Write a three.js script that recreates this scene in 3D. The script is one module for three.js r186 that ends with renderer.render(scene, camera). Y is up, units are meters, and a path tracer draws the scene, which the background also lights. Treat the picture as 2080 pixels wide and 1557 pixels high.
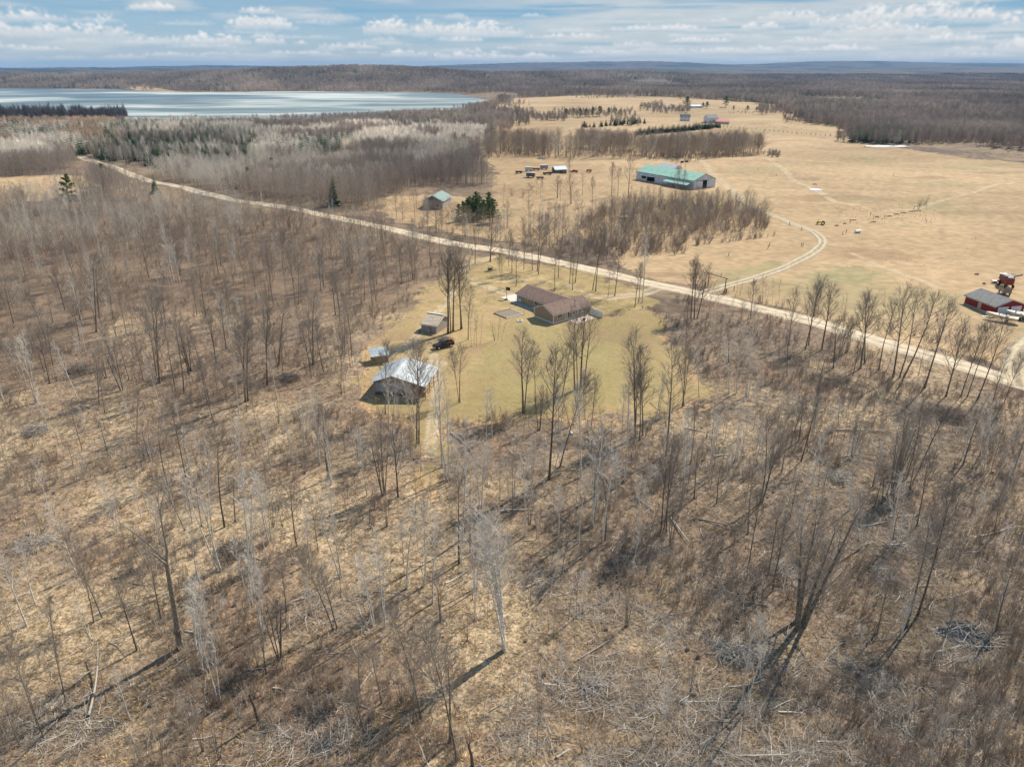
import * as THREE from 'three';
import { mergeGeometries } from 'three/addons/utils/BufferGeometryUtils.js';

// ---------------------------------------------------------------- camera, sun, sky, exposure
const EYE = 66, F = 1445, PITCH = THREE.MathUtils.degToRad(24);
const scene = new THREE.Scene();
const camera = new THREE.PerspectiveCamera(2 * Math.atan(778.5 / F) * 180 / Math.PI, 1024 / 766, 1, 40000);
camera.position.set(0, EYE, 0);
camera.rotation.set(-PITCH, 0, 0);
const renderer = new THREE.WebGLRenderer({ antialias: true });
renderer.setSize(1024, 766);
renderer.toneMapping = THREE.LinearToneMapping;
renderer.toneMappingExposure = 1.58;
renderer.shadowMap.enabled = true;
const SUN = new THREE.Vector3(0.50, 0.72, -0.50).normalize();
const sun = new THREE.DirectionalLight(new THREE.Color().setRGB(1, 0.91, 0.77), 4.2);
sun.name = 'sun'; sun.position.copy(SUN).multiplyScalar(500); sun.castShadow = true;
sun.target.position.set(0, 0, -150); sun.position.add(sun.target.position);
Object.assign(sun.shadow.camera, { left: -260, right: 260, top: 260, bottom: -260, near: 1, far: 1200 });
sun.shadow.mapSize.set(4096, 4096); sun.shadow.radius = 0.7;
scene.add(sun, sun.target);
scene.fog = new THREE.FogExp2(new THREE.Color().setRGB(0.19, 0.48, 0.95), 0.000038);

// ---------------------------------------------------------------- noise and random numbers
function RNG(a) { return () => { a = (a + 0x6d2b79f5) | 0; let t = Math.imul(a ^ (a >>> 15), 1 | a); t = (t + Math.imul(t ^ (t >>> 7), 61 | t)) ^ t; return ((t ^ (t >>> 14)) >>> 0) / 4294967296; }; }
const TBL = new Float32Array(65536); { const r = RNG(77); for (let i = 0; i < 65536; i++) TBL[i] = r(); }
function vn(x, y) {            // value noise 0..1
  const ix = Math.floor(x), iy = Math.floor(y); let fx = x - ix, fy = y - iy;
  fx = fx * fx * (3 - 2 * fx); fy = fy * fy * (3 - 2 * fy);
  const a = (ix & 255) | ((iy & 255) << 8), b = ((ix + 1) & 255) | ((iy & 255) << 8), c = (ix & 255) | (((iy + 1) & 255) << 8), d = ((ix + 1) & 255) | (((iy + 1) & 255) << 8);
  const p = TBL[a] + (TBL[b] - TBL[a]) * fx, q = TBL[c] + (TBL[d] - TBL[c]) * fx;
  return p + (q - p) * fy;
}
function fbm(x, y, o) { let s = 0, a = 0.5, n = 0; for (let i = 0; i < o; i++) { s += a * vn(x, y); n += a; a *= 0.5; x = x * 2.03 + 17.3; y = y * 2.03 + 5.1; } return s / n; }
const clamp = (x, a, b) => x < a ? a : x > b ? b : x, lerp = (a, b, t) => a + (b - a) * t;
const sst = (a, b, x) => { const t = clamp((x - a) / (b - a), 0, 1); return t * t * (3 - 2 * t); };

// ---------------------------------------------------------------- sky: clear air with fair-weather cumulus under a thin veil
{
  const W = 4096, H = 2048, data = new Float32Array(W * H * 4), rnd = RNG(5);
  const CP = Math.cos(PITCH), SP = Math.sin(PITCH), D = 180 / Math.PI;
  const toAng = (px, py) => { const u = (px - 1040) / F, v = (778.5 - py) / F, f = CP + v * SP, y = v * CP - SP; return [Math.atan2(u, f) * D, Math.atan2(y, Math.hypot(u, f)) * D]; };
  const seenClouds = [[55, 38, 55, 26], [150, 70, 105, 24], [212, 72, 44, 40], [305, 18, 38, 18], [530, 54, 62, 28], [520, 24, 30, 14], [300, 85, 40, 15], [415, 86, 76, 26], [550, 86, 28, 18], [610, 88, 14, 10], [790, 62, 46, 34], [880, 68, 38, 40], [970, 68, 85, 34],
    [710, 96, 56, 15], [945, 82, 34, 12], [820, 112, 44, 18], [965, 118, 85, 20], [80, 100, 40, 9], [1080, 118, 55, 16], [1290, 92, 40, 15], [1420, 84, 55, 12], [1600, 36, 50, 22], [1550, 56, 38, 16], [1730, 48, 66, 36], [1850, 40, 120, 44], [1800, 66, 100, 28], [1990, 40, 50, 28],
    [2062, 98, 32, 30], [1950, 82, 60, 22], [1490, 106, 90, 16], [1700, 102, 70, 14], [1960, 114, 70, 12], [1230, 108, 60, 10], [350, 112, 60, 9], [600, 108, 50, 8], [30, 96, 30, 8], [1340, 60, 90, 14], [1150, 76, 80, 12], [2100, 50, 60, 30], [-40, 60, 60, 26], [1640, 84, 50, 12]];
  const clouds = seenClouds.map(([x, y, w, h]) => { const a = toAng(x, y); return [a[0], a[1], w / 27.6, h / 27.6, 1]; });
  for (let k = 0; k < 70; k++) { const e = 0.35 + 3 * Math.pow(rnd(), 1.3); clouds.push([-38 + 76 * rnd(), e, 0.7 + 1.6 * rnd(), 0.18 + 0.25 * rnd(), 0.3 + 0.35 * rnd()]); }
  for (let k = 0; k < 900; k++) {   // the rest of the horizon round and the sky above the frame carry the same clouds
    const e = 0.5 + 17 * Math.pow(rnd(), 1.5), az = -180 + 360 * rnd();
    if (Math.abs(az) < 39 && e < 4.6) continue;
    const s = 0.5 + e * 0.16; clouds.push([az, e, (1.2 + rnd() * 3) * s, (0.4 + rnd() * 0.7) * s, 0.7 + 0.3 * rnd()]);
  }
  const bins = Array.from({ length: 180 }, () => []);
  for (const c of clouds) for (let b = Math.floor((c[0] - c[2] * 1.6 + 180) / 2); b <= Math.floor((c[0] + c[2] * 1.6 + 180) / 2); b++) bins[((b % 180) + 180) % 180].push(c);
  const S = 1 / 1.56;
  for (let row = 0; row < H; row++) {
    const e = ((row + 0.5) / H - 0.5) * 180, el = Math.max(0, e), se = Math.sin(el / D), k = Math.pow(1 - se, 6);
    const base = [lerp(0.13, 0.42, k), lerp(0.29, 0.60, k), lerp(0.50, 0.68, k)];
    const low = sst(3.2, 0, el); base[0] = lerp(base[0], 0.44, low); base[1] = lerp(base[1], 0.53, low); base[2] = lerp(base[2], 0.58, low);
    const fs = sst(4.6, 3.0, el) * 0 + sst(0.3, 4.2, el); // deeper blue towards the top of the low sky
    base[0] *= lerp(1, 0.74, fs * (1 - sst(6, 40, el))); base[1] *= lerp(1, 0.89, fs * (1 - sst(6, 40, el)));
    for (let col = 0; col < W; col++) {
      const o = (row * W + col) * 4; data[o + 3] = 1;
      if ((el > 30 && col % 4) || e < -0.2 && col) { data[o] = data[o - 4]; data[o + 1] = data[o - 3]; data[o + 2] = data[o - 2]; continue; }
      let r = base[0], g = base[1], b = base[2];
      if (e > -0.2) {
        const th = ((col + 0.5) / W - 0.5) * 360; let az = th + 90; if (az > 180) az -= 360;   // azimuth 0 is straight ahead (-z)
        let veil, dens = 0, shade = 0;
        // thin streaky veil, seen edge-on near the horizon
        const vx = az * 0.42, vy = el < 20 ? el * 2.6 : 52 + (el - 20) * 0.5;
        veil = sst(0.42, 0.78, fbm(vx * 0.5 + 40, vy * 0.75 + 9, 5)) * 0.75 * sst(75, 30, el);
        veil = Math.max(veil, 0.88 * sst(0.30, 0.50, fbm(vx * 0.22 + 3, vy * 1.3 + 31, 5)) * (0.22 + 0.78 * sst(-9, 8, az > 150 ? az - 360 : az)) * sst(60, 10, el));
        if (el < 26) {
          const n1 = fbm(az * 1.5 + 11, el * 2.4 + 3, 5) - 0.5, n2 = fbm(az * 5 + 1, el * 7 + 7, 4) - 0.5, list = bins[clamp(Math.floor((az + 180) / 2), 0, 179)];
          for (let q = 0; q < list.length; q++) {
            const c = list[q], dx = (az - c[0]) / c[2], dy = (el - c[1]) / c[3];
            if (dx < -1.6 || dx > 1.6 || dy < -0.5 || dy > 1.8) continue;
            const top = Math.sqrt(Math.max(0, 1 - dx * dx * 0.8)) * (0.72 + 0.9 * n1) + n2 * 0.9 - 0.12;
            const dn = sst(-0.04, 0.36, top - dy) * sst(-0.3 + n2 * 0.4, 0.22, dy) * c[4];
            if (dn > 0) { const sh = sst(0.75, -0.1, dy + n2 * 1.2) * 0.55; shade = lerp(shade, sh, dn); dens = Math.max(dens, dn); }
          }
        }
        const vn2 = fbm(vx * 1.1 + 7, vy * 1.7 + 2, 4), vr = lerp(.52, .70, vn2), vg = lerp(.59, .735, vn2), vb = lerp(.63, .745, vn2);
        r = lerp(r, vr, veil); g = lerp(g, vg, veil); b = lerp(b, vb, veil);
        const cr = lerp(0.90, 0.46, shade), cg = lerp(0.895, 0.50, shade), cb = lerp(0.885, 0.55, shade), dd = dens * 0.93;
        r = lerp(r, cr, dd); g = lerp(g, cg, dd); b = lerp(b, cb, dd);
        const hz = sst(1.1, 0, el) * 0.45; r = lerp(r, 0.50, hz); g = lerp(g, 0.57, hz); b = lerp(b, 0.60, hz);
      }
      data[o] = r * S; data[o + 1] = g * S; data[o + 2] = b * S;
    }
  }
  const sky = new THREE.DataTexture(data, W, H, THREE.RGBAFormat, THREE.FloatType);
  sky.mapping = THREE.EquirectangularReflectionMapping; sky.magFilter = THREE.LinearFilter; sky.needsUpdate = true;
  scene.background = sky; scene.environment = sky;
}

// ---------------------------------------------------------------- photograph pixel <-> place
const CPI = Math.cos(PITCH), SPI = Math.sin(PITCH);
function ray(px, py) { const u = (px - 1040) / F, v = (778.5 - py) / F; return [u, v * CPI - SPI, CPI + v * SPI]; }   // x, y, depth
function plane(px, py, h) { const d = ray(px, py), t = (h - EYE) / d[1]; return [t * d[0], t * d[2]]; }
function toPx(x, y, d) { const dy = y - EYE, zc = d * CPI - dy * SPI, yc = dy * CPI + d * SPI; return [1040 + F * x / zc, 778.5 - F * yc / zc]; }
function inPoly(P, x, y) { let c = false; for (let i = 0, j = P.length - 1; i < P.length; j = i++) { const [xi, yi] = P[i], [xj, yj] = P[j]; if ((yi > y) !== (yj > y) && x < (xj - xi) * (y - yi) / (yj - yi) + xi) c = !c; } return c; }
function segDist(P, x, y, closed) { let m = 1e18; for (let i = closed ? 0 : 1, j = closed ? P.length - 1 : 0; i < P.length; j = i++) { const ax = P[j][0], ay = P[j][1], bx = P[i][0] - ax, by = P[i][1] - ay; const t = clamp(((x - ax) * bx + (y - ay) * by) / (bx * bx + by * by), 0, 1), ex = x - ax - bx * t, ey = y - ay - by * t; const q = ex * ex + ey * ey; if (q < m) m = q; } return Math.sqrt(m); }

// ---------------------------------------------------------------- terrain
const LAKE_Y = -10;
const lakePoly = [[-260, 175], [0, 176], [250, 179.5], [300, 184], [380, 187], [470, 186.5], [640, 184.5], [850, 187], [935, 191], [990, 203], [988, 213], [940, 222], [800, 238], [680, 246], [520, 250], [380, 252], [250, 254], [100, 250], [-260, 246]].map(([x, y]) => plane(x, y, LAKE_Y));
const HILLS = [[-560, 3300, 52, 620, 420], [-1300, 3500, 30, 700, 400], [300, 3900, 36, 900, 500], [-2600, 3600, 34, 900, 400], [-4200, 7600, 46, 2000, 900], [-1000, 8200, 50, 1800, 700], [2100, 11500, 112, 1500, 1100], [5200, 12300, 120, 1900, 1200], [9000, 12300, 96, 2600, 1200], [-200, 11500, 86, 1600, 900], [-4200, 11800, 80, 2600, 900], [3200, 5600, 30, 1500, 500], [1500, 6500, 34, 1500, 500], [5200, 8300, 52, 2200, 700], [-7500, 9500, 60, 2600, 900]];
const pondAt = plane(1965, 1288, 0), barnAt = plane(1375, 370, 0);
function T(x, d) {
  let h = (fbm(x / 70 + 50, d / 70 + 9, 3) - 0.5) * lerp(1.4, 7.5, sst(230, 480, d));
  h += (fbm(x / 260 + 8, d / 300 + 3, 2) - 0.5) * 9 * sst(300, 800, d);
  h += -7 * sst(450, 1000, d) * sst(350, -150, x);
  h += (vn(x / 9, d / 9) - 0.5) * 0.35 * sst(330, 200, d);
  if (d > 350 && d < 560) h *= 1 - sst(75, 38, Math.hypot(x - barnAt[0], d - barnAt[1]));   // level yard under the long barn
  if (d < 90) { const pr = ((x - pondAt[0]) ** 2 + ((d - pondAt[1]) * 1.15) ** 2) / 8.4 * (0.35 + 1.5 * fbm(x / 2.6 + 3, d / 2.6 + 9, 2)); h -= 0.75 * Math.exp(-pr); }
  if (d > 900 && d < 3600) {
    const s = segDist(lakePoly, x, d, true), inside = inPoly(lakePoly, x, d);
    if (inside) h = Math.min(h, LAKE_Y - 0.8 - 2 * sst(0, 60, s)); else h = lerp(Math.max(LAKE_Y + 0.7 + 3 * sst(0, 160, s), -99), Math.max(h, LAKE_Y + 2), sst(20, 420, s));
  }
  if (d > 1500) for (const [hx, hd, hh, sx, sd] of HILLS) { const a = (x - hx) / sx, b = (d - hd) / sd, q = a * a + b * b; if (q < 9) h += hh * Math.exp(-q) * sst(2050, 2900, d); }
  h += (fbm(x / 900, d / 900, 3) - 0.5) * 26 * sst(2600, 5000, d);
  return h;
}
const axis = (stops) => { const a = [stops[0][0]]; for (let i = 1; i < stops.length; i++) { const [e, s] = stops[i]; const n = Math.round((e - a[a.length - 1]) / s), b = a[a.length - 1]; for (let k = 1; k <= n; k++) a.push(b + (e - b) * k / n); } return a; };
const XS = axis([[-13000], [-4000, 300], [-1700, 60], [-400, 14], [-160, 5], [160, 2], [400, 5], [1700, 14], [4000, 60], [13000, 300]]);
const DS = axis([[-60], [20, 8], [330, 2], [600, 4.5], [1800, 14], [4500, 50], [17000, 250]]);
const NX = XS.length, ND = DS.length, HG = new Float32Array(NX * ND);
for (let j = 0; j < ND; j++) for (let i = 0; i < NX; i++) HG[j * NX + i] = T(XS[i], DS[j]);
const find = (A, v) => { let lo = 0, hi = A.length - 2; while (lo < hi) { const m = (lo + hi + 1) >> 1; if (A[m] <= v) lo = m; else hi = m - 1; } return lo; };
function ground(x, d) {   // height of the ground sheet itself (its triangles)
  const i = find(XS, x), j = find(DS, d), u = (x - XS[i]) / (XS[i + 1] - XS[i]), v = (d - DS[j]) / (DS[j + 1] - DS[j]), a = HG[j * NX + i], b = HG[j * NX + i + 1], c = HG[(j + 1) * NX + i], e = HG[(j + 1) * NX + i + 1];
  return u + v <= 1 ? a + (b - a) * u + (c - a) * v : e + (c - e) * (1 - u) + (b - e) * (1 - v);
}
function G(px, py, up = 0) { let h = up, p; for (let k = 0; k < 8; k++) { p = plane(px, py, h); h = ground(p[0], p[1]) + up; } return [p[0], p[1], h - up]; }   // pixel -> x, depth, ground height
const onG = (P) => P.map(([x, y]) => G(x, y).slice(0, 2));

// ---------------------------------------------------------------- land cover drawn once as outlines on the ground
const fieldPoly = onG([[985, 319], [1002, 258], [1062, 238], [1032, 199], [1200, 194], [1400, 198], [1590, 213], [1640, 248], [1742, 262], [1752, 290], [1960, 320], [2200, 342], [2300, 760], [2080, 752], [1900, 705], [1640, 640], [1440, 585], [1290, 556], [1230, 500], [1160, 470], [1010, 440], [1000, 400], [1010, 350]]);
const field2 = onG([[-200, 362], [0, 360], [165, 357], [200, 372], [160, 395], [60, 412], [-200, 425]]);
const field3 = onG([[592, 322], [640, 312], [720, 304], [750, 314], [700, 327], [610, 330]]);
const field4 = onG([[775, 405], [830, 396], [930, 400], [1010, 402], [1170, 450], [1120, 500], [960, 480], [820, 452], [780, 430]]);
const reeds = onG([[255, 181], [300, 182], [380, 189], [650, 187], [850, 189], [850, 192], [640, 190], [380, 193], [290, 187]]);
const reeds2 = onG([[880, 196], [990, 205], [1035, 214], [1060, 225], [960, 226], [985, 212], [920, 202]]);
const lawnPoly = onG([[905, 560], [940, 525], [1010, 518], [1180, 552], [1330, 588], [1325, 640], [1360, 690], [1405, 742], [1430, 800], [1370, 828], [1240, 838], [1130, 832], [1000, 842], [905, 850], [890, 985], [850, 985], [855, 850], [760, 835], [735, 800], [745, 760], [742, 700], [800, 660], [845, 610]]);
const greenPoly = onG([[1040, 650], [1190, 690], [1290, 720], [1380, 770], [1370, 810], [1150, 815], [990, 830], [930, 790], [960, 740]]);
const green2 = onG([[1440, 575], [1470, 555], [1560, 533], [1600, 532], [1560, 550], [1490, 575]]);
const green3 = onG([[1650, 545], [1720, 540], [1790, 555], [1740, 580], [1670, 580]]);
const shadedLitterPoly = onG([[-200, 420], [160, 402], [480, 428], [640, 448], [900, 508], [880, 550], [850, 600], [800, 660], [735, 712], [725, 830], [500, 800], [250, 850], [-200, 830]]);
const dampShadePoly = onG([[1180, 930], [1500, 860], [2250, 880], [2350, 1650], [1150, 1650], [1080, 1300]]), leafPoly = onG([[520, 1330], [760, 1300], [1010, 1420], [1040, 1650], [480, 1650], [430, 1480]]);
const shadedLitterBox = shadedLitterPoly.reduce((m, [x, d]) => [Math.min(m[0], x), Math.max(m[1], x), Math.min(m[2], d), Math.max(m[3], d)], [1e9, -1e9, 1e9, -1e9]);
const TRACKS = [   // worn dirt: outline of wheels in the grass; pixel line, width in metres
  [[[1000, 522], [950, 535], [935, 553], [955, 570], [995, 584], [1036, 598]], 3.6], [[[1340, 583], [1300, 598], [1240, 604], [1195, 600]], 5], [[[1195, 600], [1150, 578], [1090, 566], [1010, 572]], 2.2],
  [[[940, 565], [900, 620], [860, 665], [830, 700], [850, 735], [900, 738]], 2.6], [[[830, 700], [800, 712], [790, 722]], 3], [[[880, 720], [890, 780], [880, 850], [872, 930]], 2.6], [[[2075, 705], [2066, 735], [2085, 765]], 5],
  [[[1505, 400], [1470, 372], [1440, 345], [1420, 322]], 4], [[[1672, 488], [1720, 510], [1800, 545], [1900, 580]], 2.2], [[[1560, 320], [1620, 370], [1700, 410], [1790, 428]], 4], [[[1790, 428], [1850, 425], [1960, 395], [2060, 370]], 2.6]];
const MASK = 4;   // mid-distance cover map, texels per metre /1
function coverMap(x0, x1, d0, d1, W, Hh) {
  const cv = document.createElement('canvas'); cv.width = W; cv.height = Hh; const c = cv.getContext('2d');
  const X = (x) => (x - x0) / (x1 - x0) * W, Y = (d) => (d - d0) / (d1 - d0) * Hh;
  const fill = (P, col) => { c.fillStyle = col; c.beginPath(); P.forEach(([x, d], k) => k ? c.lineTo(X(x), Y(d)) : c.moveTo(X(x), Y(d))); c.closePath(); c.fill(); };
  c.fillStyle = '#000'; c.fillRect(0, 0, W, Hh);
  for (const P of [fieldPoly, field2, field3, field4, reeds, reeds2]) fill(P, '#f00');
  fill(lawnPoly, '#0f0');
  return c.getImageData(0, 0, W, Hh).data;
}
const tracksW = TRACKS.map(([P, w]) => [onG(P), w]);
const MX0 = -330, MX1 = 330, MD0 = 20, MD1 = 600, MW = 1320, MH = 1160, midCover = coverMap(MX0, MX1, MD0, MD1, MW, MH);
const FX0 = -1700, FX1 = 1700, FD0 = 20, FD1 = 3000, farCover = coverMap(FX0, FX1, FD0, FD1, 2048, 1800);
function coverAt(x, d) {   // 0 woods floor, 1 field, 2 lawn
  let q, o;
  if (x > MX0 && x < MX1 && d > MD0 && d < MD1) { q = midCover; o = (Math.floor((d - MD0) / (MD1 - MD0) * MH) * MW + Math.floor((x - MX0) / (MX1 - MX0) * MW)) * 4; }
  else if (x > FX0 && x < FX1 && d > FD0 && d < FD1) { q = farCover; o = (Math.floor((d - FD0) / (FD1 - FD0) * 1800) * 2048 + Math.floor((x - FX0) / (FX1 - FX0) * 2048)) * 4; }
  else return 0;
  return q[o] > 127 ? 1 : q[o + 1] > 127 ? 2 : 0;
}
const pondC = G(1962, 1288), wetC = G(1930, 1290);

function groundTexture(x0, x1, d0, d1, W, Hh, fine) {
  const cov = coverMap(x0, x1, d0, d1, W, Hh), out = new Uint8Array(W * Hh * 4), mx = (x1 - x0) / W, md = (d1 - d0) / Hh;
  const toS = new Uint8Array(4097); for (let i = 0; i <= 4096; i++) { const v = i / 4096; toS[i] = Math.round(255 * (v <= 0.0031308 ? v * 12.92 : 1.055 * Math.pow(v, 1 / 2.4) - 0.055)); }
  // distance to worn tracks, only near them
  const trk = new Float32Array(W * Hh);
  for (const [P, w] of tracksW) {
    let a0 = 1e9, a1 = -1e9, b0 = 1e9, b1 = -1e9; for (const [x, d] of P) { a0 = Math.min(a0, x); a1 = Math.max(a1, x); b0 = Math.min(b0, d); b1 = Math.max(b1, d); }
    const i0 = clamp(Math.floor((a0 - w - x0) / mx), 0, W), i1 = clamp(Math.ceil((a1 + w - x0) / mx), 0, W), j0 = clamp(Math.floor((b0 - w - d0) / md), 0, Hh), j1 = clamp(Math.ceil((b1 + w - d0) / md), 0, Hh);
    for (let j = j0; j < j1; j++) for (let i = i0; i < i1; i++) { const x = x0 + (i + .5) * mx, d = d0 + (j + .5) * md, s = segDist(P, x, d, false); if (s < w) { const v = sst(w * 0.62, w * 0.3, s) * (0.55 + 0.45 * sst(0.12 * w, 0.3 * w, s)); if (v > trk[j * W + i]) trk[j * W + i] = v; } }
  }
  for (let j = 0; j < Hh; j++) for (let i = 0; i < W; i++) {
    const x = x0 + (i + .5) * mx, d = d0 + (j + .5) * md, o = (j * W + i) * 4;
    const w1 = vn(x / 6 + 3, d / 6 + 8) - .5, w2 = vn(x / 1.7 + 9, d / 1.7) - .5, w3 = vn(x / 6 + 61, d / 6 + 3) - .5, w4 = vn(x / 1.7 + 20, d / 1.7 + 7) - .5;
    const wi = clamp(Math.round(i + (w1 * 7 + w2 * 4 + (TBL[(i * 37 + j * 101) & 65535] - .5) * 2) / mx), 0, W - 1), wj = clamp(Math.round(j + (w3 * 7 + w4 * 4 + (TBL[(i * 53 + j * 211) & 65535] - .5) * 2) / md), 0, Hh - 1), q = (wj * W + wi) * 4;
    const A = fbm(x / 31 + 2, d / 31 + 4, 3), B = vn(x / 7.5 + 13, d / 7.5 + 1), C = vn(x / 2.1 + 5, d / 2.1 + 3), E = fine ? vn(x / 0.55, d / 0.55) : 0.5, Fn = fine ? vn(x / 0.17 + 7, d / 0.17) : 0.5;
    let r, g, b;
    if (cov[q] > 127) {           // dry hay field
      const band = vn((x * 0.35 + d * 0.94) / 5 + 3, (x * 0.94 - d * 0.35) / 70), big = fbm(x / 120 + 9, d / 120, 2), st = vn(x / 60 + 3, d / 16 + 8);
      const mow = vn((x * 0.86 - d * 0.5) / 3.2 + 3, (x * 0.5 + d * 0.86) / 120), k = clamp((big - .5) * 1.5 + .5 + (band - .5) * 0.3 + (st - .5) * 0.45 + (mow - .5) * .22 + (C - .5) * 0.2, 0, 1);
      r = lerp(0.30, 0.44, k); g = lerp(0.205, 0.308, k); b = lerp(0.108, 0.176, k);
      const gr = sst(0.60, 0.78, fbm(x / 55 + 31, d / 40 + 7, 3)) * 0.5; r = lerp(r, 0.27, gr); g = lerp(g, 0.235, gr); b = lerp(b, 0.115, gr);
      const br = sst(0.62, 0.80, fbm(x / 46 + 11, d / 18 + 17, 3)) * 0.7; r = lerp(r, 0.27, br); g = lerp(g, 0.175, br); b = lerp(b, 0.095, br);
    } else if (cov[q + 1] > 127) { // yard grass
      const k = clamp((A - .5) * 1.5 + (B - .5) * 0.55 + (C - .5) * 0.45 + 0.5, 0, 1), lf = sst(.58, .8, vn(x / 9 + 90, d / 9 + 44) * .6 + C * .4) * .6;
      r = lerp(0.25, 0.38, k); g = lerp(0.19, 0.272, k); b = lerp(0.080, 0.132, k); r = lerp(r, 0.27, lf); g = lerp(g, 0.175, lf); b = lerp(b, 0.10, lf);
    } else {                      // leaf litter, dead bracken and old grass
      const k = clamp((A - .5) * 2.4 + (B - .5) * 0.9 + (C - .5) * 0.7 + 0.42, 0, 1);
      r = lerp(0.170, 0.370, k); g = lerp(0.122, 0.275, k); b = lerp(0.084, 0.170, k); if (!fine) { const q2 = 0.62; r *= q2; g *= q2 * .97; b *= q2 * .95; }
      const rd = sst(0.5, 0.8, vn(x / 12 + 40, d / 12 + 9) * 0.6 + C * 0.4) * 0.55; r = lerp(r, 0.23, rd); g = lerp(g, 0.145, rd); b = lerp(b, 0.095, rd);
      const dk = sst(0.60, 0.82, vn(x / 5 + 70, d / 5 + 2) * 0.55 + C * 0.45) * 0.42; r = lerp(r, 0.105, dk); g = lerp(g, 0.080, dk); b = lerp(b, 0.060, dk);
      const lx = x + w1 * 26 + w2 * 5, ld = d + w3 * 26 + w4 * 5; if (lx > shadedLitterBox[0] && lx < shadedLitterBox[1] && ld > shadedLitterBox[2] && ld < shadedLitterBox[3] && inPoly(shadedLitterPoly, lx, ld)) { const lm = .12 + .4 * sst(.3, .6, B * .5 + C * .5); r = lerp(r, 0.165, lm); g = lerp(g, 0.108, lm); b = lerp(b, 0.074, lm); }   // brown hardwood leaves, with the shade of dense twigs painted into the colour
      if (fine && d < 125) { if (inPoly(dampShadePoly, x + w1 * 22 + w2 * 5, d + w3 * 22 + w4 * 5)) { const lm = .08 + .55 * sst(.36, .66, vn(x / 4 + 33, d / 4 + 12) * .5 + C * .5); r = lerp(r, 0.125, lm); g = lerp(g, 0.093, lm); b = lerp(b, 0.070, lm); } else if (inPoly(leafPoly, x + w1 * 18 + w2 * 5, d + w3 * 18 + w4 * 5)) { const lm = .15 + .5 * sst(.3, .6, B * .5 + C * .5); r = lerp(r, 0.165, lm); g = lerp(g, 0.103, lm); b = lerp(b, 0.068, lm); } }   // damp ground with shade of the slash piles painted in; brown oak leaves
      const dw = Math.hypot(x - wetC[0], (d - wetC[1]) * 1.1) + w1 * 9; const wet = sst(15, 4, dw) * 0.8; r = lerp(r, 0.062, wet); g = lerp(g, 0.05, wet); b = lerp(b, 0.037, wet);
    }
    if (!(d > 330 || x < -100)) {
      const gv = inPoly(greenPoly, x + w1 * 9 + w2 * 4, d + w3 * 9 + w4 * 4) ? 0.5 * sst(.3, .65, A * .5 + B * .5) : 0; if (gv) { r = lerp(r, 0.235, gv); g = lerp(g, 0.208, gv); b = lerp(b, 0.078, gv); }
      if (inPoly(green2, x + w1 * 6, d + w3 * 6) || inPoly(green3, x + w1 * 9, d + w3 * 9)) { r = lerp(r, 0.25, .6); g = lerp(g, 0.225, .6); b = lerp(b, 0.105, .6); }
    }
    if (fine && cov[q] < 127 && cov[q + 1] < 127) { const up = clamp(j + Math.round((5 + w1 * 6) / md), 0, Hh - 1); if (cov[(up * W + i) * 4 + 1] > 127) { const og = sst(.2, .6, C * .5 + B * .5) * .8; r = lerp(r, 0.40, og); g = lerp(g, 0.255, og); b = lerp(b, 0.125, og); } }
    const t = trk[j * W + i] * sst(0.15, 0.5, B * .5 + C * .5); if (t > 0) { r = lerp(r, 0.46, t * .75); g = lerp(g, 0.37, t * .75); b = lerp(b, 0.26, t * .75); }
    const grain = fine ? (cov[q + 1] > 127 ? 1 + (E - .5) * 0.22 + (Fn - .5) * 0.25 : 1 + (E - .5) * 0.7 + (Fn - .5) * 1.25) : 1 + (C - .5) * 0.3 + (cov[q] > 127 ? 0.12 : 0.5) * (TBL[(i * 131 + j * 7919 + (i * j) % 257) & 65535] - .5);
    out[o] = toS[Math.min(4096, (r * grain * 4096) | 0)]; out[o + 1] = toS[Math.min(4096, (g * grain * 4096) | 0)]; out[o + 2] = toS[Math.min(4096, (b * grain * 4096) | 0)]; out[o + 3] = 255;
  }
  const t = new THREE.DataTexture(out, W, Hh); t.colorSpace = THREE.SRGBColorSpace; t.magFilter = THREE.LinearFilter; t.needsUpdate = true;
  t.repeat.set(1 / (x1 - x0), 1 / (d1 - d0)); t.offset.set(-x0 / (x1 - x0), -d0 / (d1 - d0));
  return t;
}
// small tileable relief for soil and bark
function noiseTex(W, Hh, f, srgb) { const a = new Uint8Array(W * Hh * 4); for (let j = 0; j < Hh; j++) for (let i = 0; i < W; i++) { const v = f(i / W, j / Hh), o = (j * W + i) * 4; for (let c = 0; c < 3; c++) a[o + c] = clamp(Math.round((Array.isArray(v) ? v[c] : v) * 255), 0, 255); a[o + 3] = 255; } const t = new THREE.DataTexture(a, W, Hh); t.wrapS = t.wrapT = THREE.RepeatWrapping; t.magFilter = THREE.LinearFilter; if (srgb) t.colorSpace = THREE.SRGBColorSpace; t.needsUpdate = true; return t; }
const relief = noiseTex(512, 512, (u, v) => 0.5 * vn(u * 64, v * 64) + 0.5 * vn(u * 256, v * 256)); relief.repeat.set(1 / 40, 1 / 40);
const mat = (r, g, b, rough = 0.9, extra) => new THREE.MeshStandardMaterial({ color: new THREE.Color().setRGB(r, g, b), roughness: rough, ...extra });
const groundMats = [];
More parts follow.
